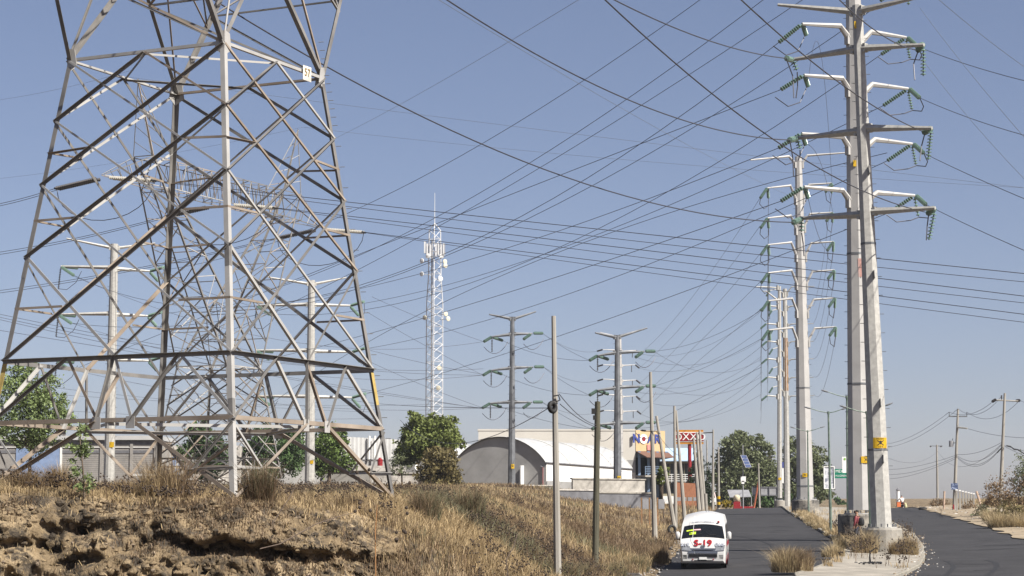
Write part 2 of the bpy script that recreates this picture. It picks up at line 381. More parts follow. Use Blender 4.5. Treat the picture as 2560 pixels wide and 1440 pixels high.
# ------------------------------------------------------------------ lattice transmission towers
def lattice_tower(label, cx, cy, ro, hw, zw, hb, zb, z3, gzr, name='lattice_tower', near=True, sc=1.0):
    base = Vector((cx, cy, gzr+CAMZ))
    T = thing(name, label, 'pylon', base, 'lattice towers of the high voltage line')
    def hd(z): return hb+(hw-hb)/(zw-zb)*(z-zb)
    def pt(i, z):
        a = ro+math.pi+i*math.pi/2; h = hd(z)
        return Vector((cx+h*math.cos(a), cy+h*math.sin(a), z+CAMZ))
    u = (pt(2, zw)-pt(1, zw)); u.z = 0; u.normalize(); v = (pt(1, zw)-pt(0, zw)); v.z = 0; v.normalize()
    def P(a, b, z): return Vector((cx, cy, z+CAMZ))+u*a+v*b
    rnd = random.Random(3)
    wl, wb, ws = (.108*sc, .080*sc, .055*sc)
    def member(nm, a, b, w, d1, d2, m=None):
        mm = m or rnd.choice([M_LATT, M_LATT, M_LATR, M_LATT, M_LATW])
        return MB().angle(a, b, w, d1, d2, .012).build(nm, mm, T)
    # legs, base to waist
    for i in range(4):
        p0 = pt(i, gzr-.3)
        gzz = gz(p0.x, p0.y)-CAMZ; p0 = pt(i, gzz-.25); p1 = pt(i, zw)
        n = pt((i+1)%4, zw)-pt(i, zw); q = pt((i-1)%4, zw)-pt(i, zw)
        member('leg', p0, p1, wl*1.25, n, q, M_LATW if i in (1,) else M_LATT)
        # splice bolt plates
        for z in (zb+(zw-zb)*.31, z3+.25):
            c = pt(i, z); ax = (p1-p0).normalized()
            out = Vector((c.x-cx, c.y-cy, 0)).normalized()
            MB().angle(c-ax*.28+out*.008, c+ax*.28+out*.008, wl*1.1, n, q, .012).build('splice_plate', M_LATT, T)
        f0 = p0; MB().box((f0.x, f0.y, f0.z+.12), .55, .55, .5, ro).build('footing', M_CONC, T)
        if i == 2 and near:
            sb = MB(); z = 1.0
            while z < zw+1.2:
                c = pt(i, z); d = (Vector((1,-.2,0))).normalized(); sb.tube(c+d*.02, c+d*.17, .009, n=4); z += .57 if z < zw-1.5 else .23
            tag(sb.build('step_bolts', M_LATT, T), kind='stuff')
    # node heights on the legs
    fr = [0, .205, .42, .66, 1.0]
    zn = [zw+(zb-zw)*t for t in fr]
    for i in range(4):
        j = (i+1)%4
        A = lambda z: pt(i, z)
        B = lambda z: pt(j, z)
        e = (B(zw)-A(zw)).normalized(); out = Vector((A(zb).x+B(zb).x-2*cx, A(zb).y+B(zb).y-2*cy, 0)).normalized(); inn = -out
        def br(a, b, w=wb, nm='diagonal_brace', m=None, off=0.0):
            a = Vector(a)+out*off; b = Vector(b)+out*off
            d = (b-a).normalized(); d1 = d.cross(inn)
            if d1.z < 0: d1 = -d1
            # members rising to the right carry their outstanding flange outwards along the top edge
            if d.dot(e)*d.z > .02 or (nm == 'belt_beam' and m is M_LATT): member(nm, a+d1*w*.5, b+d1*w*.5, w, -d1, out, m or M_LATT)  # the darker steel paints shade into these members
            else: member(nm, a, b, w, d1, inn, m or rnd.choice([M_LATW, M_LATR, M_LATW]))  # the brighter steels paint sunlight into the opposite braces
        mw = (A(zw)+B(zw))/2; mb = (A(zb)+B(zb))/2
        br(A(zw), B(zw), wb, 'waist_beam'); br(A(zb), B(zb), wl, 'belt_beam', M_LATT); br(A(z3), B(z3), wl, 'belt_beam', M_LATR)
        for k in range(3):
            br(A(zn[k]), B(zn[k+2]), ws, off=.03); br(B(zn[k]), A(zn[k+2]), wb, m=M_LATT if k != 1 else None)
        br(mw, A(zn[1]), wb); br(mw, B(zn[1]), ws, off=.03)
        br(A(zn[3]), mb, wb); br(B(zn[3]), mb, ws, off=.03)
        def cross(a, b, c, d):   # nearest point of two coplanar segments
            a, b, c, d = map(Vector, (a,b,c,d)); r = b-a; s2 = d-c; n = r.cross(s2); t = (c-a).cross(s2).dot(n)/n.length_squared
            return a+r*t
        for lo in (1, 2):
            zm = (zn[lo]+zn[lo+1])/2
            ca = cross(A(zn[lo]), B(zn[min(lo+2,4)]) if lo+2 <= 4 else mb, A(zn[lo+1]), B(zn[lo-1]))
            cb = cross(B(zn[lo]), A(zn[min(lo+2,4)]), B(zn[lo+1]), A(zn[lo-1]))
            br(A(zm), ca, ws, 'strut', M_LATR); br(B(zm), cb, ws, 'strut', M_LATR)
        zm = (zn[3]+zn[4])/2
        br(A(zm), A(zm).lerp(B(zm), .23), ws, 'strut', M_LATR); br(B(zm), B(zm).lerp(A(zm), .23), ws, 'strut', M_LATR)
        # band between the two belts: W bracing
        bA, bB = A(z3).lerp(B(z3), .455), A(z3).lerp(B(z3), .595)
        q1, q3 = A(zb).lerp(B(zb), .29), A(zb).lerp(B(zb), .78)
        for a, b in ((A(z3), q1), (q1, bA), (bA, mb), (mb, bB), (bB, q3), (q3, B(z3))): br(a, b, wb)
        # feet: diagonals with redundant members
        for leg, nod in ((A, bA), (B, bB)):
            ft = leg(gzr+.1); mid = nod.lerp(ft, .62)
            br(nod, ft, wl*.85, m=M_LATR); br(leg(z3-.05), mid, ws); br(leg((z3+gzr)*.5-.15), mid, ws, 'strut', M_LATW)
        for c in (bA, bB):
            d = Vector((0,0,1)); MB().slab(c-e*.13-d*.16+out*.02, c+e*.13-d*.16+out*.02, c+e*.13+d*.14+out*.02, c-e*.13+d*.14+out*.02, .012).build('gusset_plate', M_LATW, T)
        # plan bracing: diamonds at waist and belts
        k2 = (j+1)%4; mw2 = (pt(j, zw)+pt(k2, zw))/2
        member('plan_brace', mw, mw2, ws, Vector((0,0,-1)), -(mw+mw2-2*Vector((cx,cy,zw+CAMZ))))
        b2 = (pt(j, z3)+pt(k2, z3))/2; b1 = (A(z3)+B(z3))/2
        member('plan_brace', b1, b2, wb, Vector((0,0,-1)), -(b1+b2-2*Vector((cx,cy,z3+CAMZ))), M_LATW)
        # waist gussets
        c = pt(i, zw); f = e
        MB().slab(c+out*.02-Vector((0,0,.3)), c+f*.3+out*.02-Vector((0,0,.12)), c+f*.22+out*.02+Vector((0,0,.3)), c+out*.02+Vector((0,0,.35)), .014).build('gusset_plate', M_LATW, T)
        g = (pt((i-1)%4, zw)-c).normalized(); out2 = Vector((c.x-cx, c.y-cy, 0)).normalized()
        MB().slab(c+out2*.02+g*.3-Vector((0,0,.12)), c+out2*.02-Vector((0,0,.3)), c+out2*.02+Vector((0,0,.35)), c+out2*.02+g*.22+Vector((0,0,.3)), .014).build('gusset_plate', M_LATW, T)
    # forks, crossarm, peaks
    ZB, ZT, ZP = 25.0, 27.2, 33.0
    def seg(a, b, t): return a.lerp(b, t)
    for s in (-1, 1):
        outs = {}
        for vv, io, ii in ((-1, 0 if s < 0 else 3, 3 if s < 0 else 0), (1, 1 if s < 0 else 2, 2 if s < 0 else 1)):
            o0, i0 = pt(io, zw), pt(ii, zw); o1 = P(s*10.6, vv*.95, ZT); i1 = P(s*8.0, vv*.95, ZB)
            member('fork_leg', o0, o1, wl*1.15, u*-s, v*-vv, M_LATT); member('fork_leg', i0, i1, wl*1.1, u*-s, v*-vv, M_LATT)
            outs[vv] = (o0, o1, i0, i1)
            n = 7
            for k in range(n):
                t0 = .0+k/n; t1 = (k+1)/n; ti = .27+.73*(k+.5)/n
                a, m2, b = seg(o0, o1, t0), seg(i0, i1, ti), seg(o0, o1, t1)
                member('lacing', a, m2, ws, (b-a), v*-vv); member('lacing', m2, b, ws, (b-a), v*-vv)
        for a in (0, 2):
            A0, A1 = outs[-1][a], outs[-1][a+1]; B0, B1 = outs[1][a], outs[1][a+1]
            n = 6
            for k in range(n):
                p, q = (A0.lerp(A1, k/n), B0.lerp(B1, (k+1)/n)) if k%2 else (B0.lerp(B1, k/n), A0.lerp(A1, (k+1)/n))
                member('lacing', p, q, ws, Vector((0,0,1)), u*-s)
                member('strut', A0.lerp(A1, (k+1)/n), B0.lerp(B1, (k+1)/n), ws, Vector((0,0,1)), u*-s)
        for vv in (-1, 1):
            member('peak_leg', P(s*10.6, vv*.95, ZT), P(s*11.5, 0, ZP), ws*1.2, u*-s, v*-vv)
            member('peak_leg', P(s*8.0, vv*.95, ZT), P(s*11.5, 0, ZP), ws*1.2, u*s, v*-vv)
            for k in range(1, 5):
                t = k/5; a = P(s*10.6, vv*.95, ZT).lerp(P(s*11.5, 0, ZP), t); b = P(s*8, vv*.95, ZT).lerp(P(s*11.5, 0, ZP), t-.1)
                member('lacing', a, b, ws*.8, Vector((0,0,1)), v*-vv)
            member('crossarm_chord', P(s*10.6, vv*.95, ZT), P(s*15.5, vv*.15, ZB+.1), ws, Vector((0,0,-1)), v*-vv)
            for k in range(1, 4):
                t = k/4; a = P(s*10.6, vv*.95, ZT).lerp(P(s*15.5, vv*.15, ZB+.1), t); b = P(s*8, vv*.95, ZB).lerp(P(s*15.5, vv*.15, ZB), .33+.66*(t-.12))
                member('lacing', a, b, ws*.8, u, v*-vv)
            member('crossarm_chord', P(0, vv*.95, ZB), P(s*8, vv*.95, ZB), ws, Vector((0,0,1)), v*-vv)
            member('crossarm_chord', P(s*8, vv*.95, ZB), P(s*15.5, vv*.15, ZB), ws, Vector((0,0,1)), v*-vv)
            member('crossarm_chord', P(0, vv*.95, ZT), P(s*10.6, vv*.95, ZT), ws, Vector((0,0,-1)), v*-vv)
            n = 7
            for k in range(n):
                a = P(s*8*k/n, vv*.95, ZB); b = P(s*8*(k+.5)/n, vv*.95, ZT); c = P(s*8*(k+1)/n, vv*.95, ZB)
                member('lacing', a, b, ws*.9, u, v*-vv); member('lacing', b, c, ws*.9, u, v*-vv)
        for k in range(9):
            x0, x1 = s*12*k/9, s*12*(k+1)/9
            for z, f in ((ZB, 1),) + (((ZT, 1),) if abs(x1) < 10.6 else ()):
                member('lacing', P(x0, -.9 if k%2 else .9, z), P(x1, .9 if k%2 else -.9, z), ws*.8, u, Vector((0,0,1)))
    return T, P, pt
T1, P1, pt1 = lattice_tower('huge near lattice pylon, its waist crossing the upper left of the picture', -8.434, 55, .335, 3.466, 11.95, 4.924, 3.985, 2.353, .35)
# number plate on the waist beam of the near tower
a = pt1(2, 11.95).lerp(pt1(1, 11.95), .20); e = (pt1(2, 11.95)-pt1(1, 11.95)).normalized(); n_ = Vector((e.y, -e.x, 0))
c = a+n_*.06
pl = MB().slab(c-e*.21-Vector((0,0,.22)), c+e*.21-Vector((0,0,.22)), c+e*.21+Vector((0,0,.18)), c-e*.21+Vector((0,0,.18)), .01).build('number_plate', mat('stained_white_enamel', (.62,.57,.46), .5, 0, .35, 6, col2=(.85,.84,.8)), T1)
pl['label'] = 'stained white number plate'
Mx = Matrix.Translation(c+n_*.012-T1.location) @ Matrix(((e.x,0,n_.x,0),(e.y,0,n_.y,0),(0,1,0,0),(0,0,0,1)))
text_mesh('plate_number', '57', .3, mat('faded_plate_ink', (.35,.26,.12), .6), pl, Mx)
# yellow bands painted on two of the legs
for i, z in ((2, 3.5), (0, 3.6)):
    ax = (pt1(i, z+1)-pt1(i, z)).normalized(); c = pt1(i, z); o_ = Vector((c.x+8.434, c.y-55, 0)).normalized()*.006
    MB().angle(c-ax*.45+o_, c+ax*.45+o_, .142, pt1((i+1)%4, z)-c, pt1((i-1)%4, z)-c, .012).build('yellow_leg_band', mat('faded_yellow_paint', (.42,.31,.10), .7, 0, .3, 5), T1)
T2, P2, pt2 = lattice_tower('farther lattice pylon with long crossarm, seen through the near one', -23.3, 165, .335, 3.4, 11.8, 4.95, 4.6, 3.9, 2.4, near=False, sc=1.15)
# tension strings on the far tower: pairs of strings on both sides of each phase
VD = P2(0, 1, 0)-P2(0, 0, 0)
jump = []
ENDR, ENDL = [], []
for k, ph in enumerate((-15.3, 0, 15.3)):
    for s in (-1, 1):
        for d in (-.22, .22):
            a = P2(ph+d, s*(.25 if ph else 1.0), 24.85); b = P2(ph+d, s*(4.3 if ph else 5.0), 24.35)
            MB().insul(a.lerp(b, .08), b, .15, .17, 8).build('insulator_string', M_BROWNI if s < 0 else M_GREYI, T2)
            (ENDR if s > 0 else ENDL).append(b)
        a, b = P2(ph-.3, s*(4.35 if ph else 5.05), 24.34), P2(ph+.3, s*(4.35 if ph else 5.05), 24.34)
        MB().box((a+b)/2, .08, .62, .14, math.atan2((b-a).y, (b-a).x)+math.pi/2).build('yoke_plate', M_BLACK, T2)
    p = [P2(ph, (-4.35 if ph else -5.05)*math.cos(t*math.pi/12), 24.3-2.6*math.sin(t*math.pi/12)) for t in range(13)]
    MB().path(p, .03, 5).build('jumper_loop', M_WIRE, T2)

# ------------------------------------------------------------------ monopoles
def skull_sign(root, axis, rad, ang, wd, ht, words=True):
    """yellow danger plate bent round the shaft, black skull and bones; ang = heading of its middle from straight towards the viewer"""
    def mp(x, z, off=0.0):
        t = -math.pi/2+ang+x/rad; return Vector((axis.x+(rad+off)*math.cos(t), axis.y+(rad+off)*math.sin(t), axis.z+z))
    b = MB(); n = 8
    for k in range(n+1):
        x = wd*(k/n-.5); b.v += [tuple(mp(x, -ht/2, .012)), tuple(mp(x, ht/2, .012)), tuple(mp(x, -ht/2)), tuple(mp(x, ht/2))]
    for k in range(n):
        a = 4*k; b.f += [(a, a+4, a+5, a+1), (a+2, a+3, a+7, a+6), (a+1, a+5, a+7, a+3), (a, a+2, a+6, a+4)]
    s = b.build('danger_sign', M_YEL, root); b = MB(); h = ht
    def poly(P, off): b.add([mp(x, z, off) for x, z in P], [tuple(range(len(P)))])
    poly([(.13*h*math.cos(k*.6283), .08*h+.13*h*math.sin(k*.6283)) for k in range(10)], .016)
    poly([(-.07*h,-.12*h),(.07*h,-.12*h),(.07*h,0),(-.07*h,0)], .0165)
    for sg in (-1, 1):
        for q in range(4):
            u0, u1 = -.3+.15*q, -.15+.15*q; poly([(sg*u0*h+.02*h*sg, u0*.75*h-.03*h), (sg*u1*h+.02*h*sg, u1*.75*h-.03*h), (sg*u1*h-.02*h*sg, u1*.75*h+.03*h), (sg*u0*h-.02*h*sg, u0*.75*h+.03*h)][::sg], .017)
    b.build('skull_and_bones', M_BLACK, s)
    if words:
        for z, tx in ((.38*h, 'PELIGRO'), (-.36*h, '115-A')):
            o = text_mesh('sign_lettering', tx, .19*h, M_BLACK, s, Matrix.Identity(4), .0)
            for v in o.data.vertices: v.co = mp(v.co.x, z+v.co.y, .018)-root.location
def monopole(label, base, top, Y, Yt, rb, rt, m, sides=8, rot=None, arms=(), strings=(), joints=(), block=None, group='steel monopoles carrying power lines', bolts=True, name='steel_monopole'):
    p1 = W(*top, Yt); p0 = W(*base, Y)
    g = gz(p0.x, p0.y); ax = (p1-p0).normalized()
    p0g = p0+ax*((g-p0.z)/ax.z)
    root = thing(name, label, 'power pole', (p0g.x, p0g.y, g), group)
    zb = p0.z if block else g-.15
    rot = rot if rot is not None else math.pi/sides
    st = p0+ax*((zb-p0.z)/ax.z)
    MB().tube(st, p1, rb, rt, sides, rot).build('shaft', m, root)
    L = (p1-st).length
    def at(py):   # axis point seen at picture row py
        lo, hi = 0.0, 1.0
        for _ in range(40):
            t = (lo+hi)/2; q = st.lerp(p1, t); f = q.y*CT+(q.z-CAMZ)*ST; yy = 720-FPX*(-q.y*ST+(q.z-CAMZ)*CT)/f
            if yy > py: lo = t
            else: hi = t
        t = (lo+hi)/2
        return st.lerp(p1, t), rb+(rt-rb)*t
    for py in joints:
        q, r = at(py); MB().tube(q-ax*.05, q+ax*.05, r*1.04, r*1.035, sides, rot).build('shaft_joint', M_POLED, root)
    if block:
        br, bh, bm = block; c = Vector((p0g.x, p0g.y, g))
        MB().lathe(c-Vector((0,0,.3)), (0,0,1), [(0,br),(bh+.22,br),(bh+.3,br*.96)], 20).build('concrete_footing', bm, root)
        MB().lathe(c+Vector((0,0,bh)), (0,0,1), [(0,rb*1.35),(.06,rb*1.35)], 16).build('base_flange', m, root)
        ab = MB()
        for k in range(14):
            t = 2*math.pi*k/14; d = Vector((math.cos(t), math.sin(t), 0))*rb*1.22; ab.tube(c+d+Vector((0,0,bh+.05)), c+d+Vector((0,0,bh+.2)), .035, n=5)
        tag(ab.build('anchor_bolts', M_POLED, root), kind='stuff')
    AR = []
    for a in arms:
        b0, r = at(a[0]); tip = W(*a[-2], a[-1]); th = a[1]
        pts = [b0]+[W(*q, (Y+a[-1])/2*.5+Y*.5) for q in a[2:-2]]+[tip]
        d = Vector((tip.x-b0.x, tip.y-b0.y, 0)).normalized(); pts[0] = b0+d*r*.7
        rr = [th*1.35]+[th*1.1]*(len(pts)-2)+[th*.6]
        arm = MB().path(pts, rr, 6).build('crossarm', m, root)
        MB().box(b0+d*(r+.06), .14, .3, .42 if len(pts) == 2 else .6, math.atan2(d.y, d.x)).build('arm_bracket', m, arm)
        AR.append((arm, tip))
    for s in strings:
        x0, y0, x1, y1, Y0, Y1, r, mm = s
        a, b = W(x0, y0, Y0), W(x1, y1, Y1)
        par = min(AR, key=lambda q: (q[1]-a).length)[0] if AR else root
        a2 = a.lerp(b, .08)
        o = MB().tube(a, a2, .025, n=5).insul(a2, b, r, .15, 8).build('insulator_string', mm, par)
    if bolts:
        sb = MB(); z = 3.0; k = 0
        while z < L-.5:
            q = st.lerp(p1, z/L); r = rb+(rt-rb)*z/L; d = Vector((-1 if k%2 else 1, -.15, 0)).normalized(); sb.tube(q+d*r*.95, q+d*(r+.17), .014, n=4); z += .45; k += 1
        tag(sb.build('step_bolts', M_POLED, root), kind='stuff')
    return root, at, st
GI = M_GLASSI
# front dead-end pole
fp, fat, _ = monopole('mottled galvanised monopole nearest the viewer, on a round concrete footing', (2204,1325), (2143,14), 98, 99, .52, .26, M_POLE2, 8, .2,
    arms=[(28,.13,(1945,12),101),(28,.13,(2292,-6),96), (122,.14,(1976,150),101.5),(122,.14,(2310,112),96.5),
          (327,.15,(1988,346),101.5),(322,.15,(2330,320),96.5), (535,.15,(1998,546),101.5),(530,.15,(2338,520),96.5)],
    strings=[(1980,150,1967,146,101.5,98.6,.15,GI),(1983,152,1992,176,101.5,101.6,.16,GI),(2306,112,2296,124,96.5,99.4,.17,GI),(2309,116,2308,190,96.5,96.7,.14,GI),
             (1992,347,1974,350,101.5,98.6,.15,GI),(1994,350,2000,372,101.5,101.6,.16,GI),(2326,322,2312,330,96.5,99.4,.17,GI),(2328,322,2320,400,96.5,96.7,.14,GI),
             (2004,547,1984,556,101.5,98.6,.15,GI),(2004,552,2004,580,101.5,101.6,.16,GI),(2334,522,2322,532,96.5,99.4,.17,GI),(2337,526,2322,600,96.5,96.8,.14,GI)],
    joints=(1125,610), block=(.93,1.22,M_CONC))
q, r = fat(1108); skull_sign(fp, q, r, .12, .70, .5)
q, r = fat(65)
MB().box(q+Vector((-.18,-r*.9,0)), .1, .05, .35).build('small_number_tag', M_YEL, fp)
for py in (1010, 1150, 430, 690):
    q, r = fat(py); MB().slab(q+Vector((.12,-r*.93,-.2)), q+Vector((.12,-r*.93-.3,-.12)), q+Vector((.12,-r*.93-.22,.22)), q+Vector((.12,-r*.93,.25)), .03).build('climbing_lug', M_POLE2, fp)
for x0, y0, x1, y1, xm, ym in ((1967,150,1985,245,1982,190),(1993,180,1990,245,1994,215),(1975,352,1984,440,1982,395),(2000,375,1996,400,2000,390),(2296,126,2287,200,2284,160),(2312,334,2300,402,2304,365),(2322,534,2316,600,2318,565),(2004,582,2010,640,2008,610)):
    MB().path([W(x0,y0,98.5), W(xm,ym,98.8), W(x1,y1,98.5)], .03, 5).build('jumper_cable', M_WIRE, fp)
# second pole with elbowed arms
lv = [(100,(2100,65),(2005,60)),(232,(2105,196),(2010,188)),(376,(2106,342),(2004,334)),(508,(2106,476),(2010,467)),(-32,(2096,-70),(2002,-74)),(-164,(2092,-204),(2000,-208))]
rv = [(112,(2177,80),(2265,94)),(243,(2180,211),(2270,222)),(380,(2186,349),(2280,360)),(512,(2192,482),(2286,489)),(-20,(2172,-52),(2262,-40)),(-152,(2168,-186),(2258,-172))]
sp_strings = []
for b_, e_, t_ in lv:
    sp_strings += [(t_[0], t_[1], t_[0]-58, t_[1]+46 if t_[1] < 100 else t_[1]+36, 110, 109.4, .13, GI), (t_[0]+2, t_[1]+2, t_[0]+10, t_[1]+26, 110, 111.5, .14, GI)]
for b_, e_, t_ in rv:
    sp_strings += [(t_[0], t_[1], t_[0]-62, t_[1]+42, 114, 113.4, .12, GI), (t_[0], t_[1]+2, t_[0]+10, t_[1]+52, 114, 114, .11, GI), (t_[0]+4, t_[1], t_[0]+28, t_[1]+22, 114, 112.4, .14, GI)]
sp, sat, _ = monopole('pale grey monopole just behind the front one, elbowed crossarms', (2150,1275), (2129,-330), 112, 112, .64, .36, M_POLE, 8, .05,
    arms=[(b_,.14,e_,t_,110) for b_,e_,t_ in lv]+[(b_,.14,e_,t_,114) for b_,e_,t_ in rv], strings=sp_strings, joints=(960,635), block=(1.2,1.48,M_CONCD))
q, r = sat(1150); skull_sign(sp, q, r, .42, .54, .36)
q, r = sat(412); MB().box(q+Vector((-.12,-r*.97,0)), .16, .05, .34).build('small_number_tag', M_YEL, sp)
q, r = sat(672); MB().slab(q+Vector((-.02,-r*.99,-.5)), q+Vector((.2,-r*.99,-.5)), q+Vector((.2,-r*.99,.5)), q+Vector((-.02,-r*.99,.5)), .008).build('faded_pink_marking', mat('faded_pink_paint', (.5,.28,.24), .7, 0, .3, 3), sp)
for b_, e_, t_ in rv[:4]:
    x, y = t_; MB().path([W(x-70,y+48,113), W(x-45,y+66,113), W(x-10,y+62,113.5), W(x+11,y+54,114)], .028, 5).build('jumper_cable', M_WIRE, sp)
    MB().path([W(x+11,y+54,114), W(x+34,y+56,113.5), W(x+39,y+44,113), W(x+30,y+24,112.4)], .028, 5).build('jumper_cable', M_WIRE, sp)
for b_, e_, t_ in lv[:4]:
    x, y = t_; MB().path([W(x-72,y+55,109.5), W(x-40,y+78,110), W(x-10,y+68,111), W(x+8,y+28,111.5)], .028, 5).build('jumper_cable', M_WIRE, sp)
# third pole
lv3 = [(412,(1972,391),(1876,400))]+[(y+35,(1976+k,y-6),(1918+.8*k,y)) for k, y in enumerate((470,545,612,682,752,825))]
rv3 = [(412,(2018,389),(2114,382))]+[(y+42,(2022+3*k,y+4),(2080+2*k,y)) for k, y in enumerate((458,531,604,675,745,817))]
st3 = []
for b_, e_, t_ in lv3[1:]: st3 += [(t_[0], t_[1], t_[0]-17, t_[1]+25, 170, 168.5, .13, GI), (t_[0]+1, t_[1], t_[0]+3, t_[1]+24, 170, 172, .13, GI)]
for b_, e_, t_ in rv3[1:]: st3 += [(t_[0], t_[1], t_[0]-16, t_[1]+22, 172, 170.5, .13, GI), (t_[0], t_[1], t_[0]-1, t_[1]+24, 172, 173.5, .12, GI)]
tp, tat, _ = monopole('tall pale monopole with six pairs of arms, on a dark round footing at the kerb', (2013,1248), (1996,392), 172, 172, .72, .29, M_POLE, 8, .1,
    arms=[(b_,.10,e_,t_,170) for b_,e_,t_ in lv3]+[(b_,.10,e_,t_,172) for b_,e_,t_ in rv3], strings=st3, joints=(970,1215), block=(1.15,1.2,M_CONCD))
q, r = tat(1188); skull_sign(tp, q, r, -.12, .42, .32, False)
for b_, e_, t_ in lv3[1:]:
    x, y = t_; MB().path([W(x-17,y+27,168.5), W(x-19,y+40,169), W(x-8,y+52,170), W(x+3,y+44,171), W(x+3,y+26,172)], .028, 5).build('jumper_cable', M_WIRE, tp)
for b_, e_, t_ in rv3[1:]:
    x, y = t_; MB().path([W(x-16,y+24,170.5), W(x-14,y+42,171), W(x-4,y+50,172), W(x-1,y+26,173.5)], .028, 5).build('jumper_cable', M_WIRE, tp)
# slim poles on the crest
lv5 = [(720,(1890,717)),(752,(1906,728)),(767,(1914,764)),(812,(1916,809)),(856,(1918,853)),(900,(1918,897)),(945,(1918,943)),(992,(1918,989))]
p5, at5, _ = monopole('slim grey monopole on the crest, with a pale round footing', (1949,1245), (1948.5,716), 236, 236, .30, .18, M_POLE2, 8, 0,
    arms=[(b_,.07,((t_[0]+1945)/2-10, t_[1]),t_,235) for b_,t_ in lv5], strings=[(t_[0],t_[1],t_[0]-14,t_[1]+12,235,234,.12,GI) for b_,t_ in lv5[2:]], block=(.62,1.1,M_CONC), bolts=False)
q, r = at5(1197); MB().box(q+Vector((0,-r,0)), .34, .03, .26).build('danger_sign', M_YEL, p5)
lv4 = [(738,(1925,726)),(785,(1930,776)),(838,(1932,825)),(886,(1932,872)),(936,(1932,920)),(985,(1932,968))]
rv4 = [(735,(2036,716)),(770,(2034,764)),(815,(2034,809)),(860,(2034,853)),(905,(2034,897)),(950,(2034,943)),(995,(2036,989))]
p4, at4, _ = monopole('slim monopole with a rust brown middle section, on the crest', (1968,1262), (1962,722), 250, 250, .40, .26, M_POLE2, 8, .1,
    arms=[(b_,.07,(1948,t_[1]-4),t_,249) for b_,t_ in lv4]+[(b_,.07,(1979,t_[1]+1),t_,249) for b_,t_ in rv4], strings=[(t_[0],t_[1],t_[0]-9,t_[1]+14,249,248,.12,GI) for b_,t_ in lv4], bolts=False)
a, ra = at4(845); b, rb_ = at4(977); MB().tube(a, b, ra*1.02, rb_*1.02, 8, .1).build('rusty_sleeve', M_RUST, p4)

# dark steel poles in the middle
def mid_strings(L):
    out = []
    for (tl, tr, Yp) in L:
        out += [(tl[0],tl[1],tl[0]-20,tl[1]+12,Yp,Yp-1.2,.17,GI), (tl[0]+2,tl[1]+1,tl[0]+26,tl[1]+9,Yp,Yp+2,.17,GI), (tl[0],tl[1],tl[0],tl[1]+38,Yp,Yp,.10,M_BROWNI),
                (tr[0]-4,tr[1]+1,tr[0]-22,tr[1]+14,Yp,Yp-1.2,.17,GI), (tr[0]+3,tr[1]-1,tr[0]+25,tr[1]-1,Yp,Yp+2,.17,GI)]
    return out
A12 = [((1230,842),(1331,834),218),((1228,926),(1333,918),218),((1226,1008),(1330,1006),218)]
p12, at12, _ = monopole('dark steel monopole with three crossarms before the grey arched warehouse', (1279,1226), (1281,792), 218, 218, .40, .22, M_POLED, 8, .1,
    arms=[(797,.13,(1223,786),217),(797,.13,(1340,779),219)]+[(y,.15,t[0],217.5) for y, t in zip((836,920,1005), A12)]+[(y,.15,t[1],218.5) for y, t in zip((835,919,1005), A12)], strings=mid_strings(A12), group='dark steel monopoles in the field')
q, r = at12(1166); skull_sign(p12, q, r, .3, .36, .46, False)
A15 = [((1494,889),(1611,879),198),((1494,976),(1612,966),198),((1500,1061),(1612,1057),198)]
p15, at15, _ = monopole('dark steel monopole with three crossarms beside the wooden post', (1544,1262), (1543,838), 198, 198, .42, .22, M_POLED, 8, .1,
    arms=[(843,.13,(1488,832),197),(842,.13,(1618,820),199)]+[(y,.15,t[0],197.5) for y, t in zip((882,970,1058), A15)]+[(y,.15,t[1],198.5) for y, t in zip((881,968,1057), A15)], strings=mid_strings(A15), group='dark steel monopoles in the field')
q, r = at15(1196); skull_sign(p15, q, r, .35, .36, .46, False)
for AA in (A12, A15):
    for tl, tr, Yp in AA:
        for x, y, d in ((tl[0]-20, tl[1]+12, 60), (tr[0]-22, tr[1]+14, 50)):
            MB().path([W(x+d*t/8, y+(30 if d == 60 else 26)*math.sin(math.pi*min(1, .12+t/8*.88))**.8, Yp-1+t*.3) for t in range(9)], .03, 5).build('jumper_loop', M_WIRE, p12 if AA is A12 else p15)
A16 = [((1507,874),(1590,876)),((1508,912),(1588,912)),((1508,948),(1590,950)),((1508,986),(1590,990)),((1510,1026),(1592,1027))]
p16, _, _ = monopole('pale slender monopole right behind the dark one by the wooden post', (1553,1240), (1549,842), 285, 285, .38, .24, M_POLE, 8, .1,
    arms=[(840,.07,(1500,831),284)]+[(t[0][1]+2,.08,t[0],284) for t in A16]+[(t[1][1]+2,.08,t[1],286) for t in A16],
    strings=[(t[0][0],t[0][1],t[0][0]-14,t[0][1]+4,284,283,.12,M_BROWNI) for t in A16]+[(t[1][0],t[1][1],t[1][0]+10,t[1][1]+8,286,287,.12,M_BROWNI) for t in A16]+[(t[1][0]-9,t[1][1],t[1][0]-9,t[1][1]+18,286,286,.08,M_BROWNI) for t in A16], bolts=False)
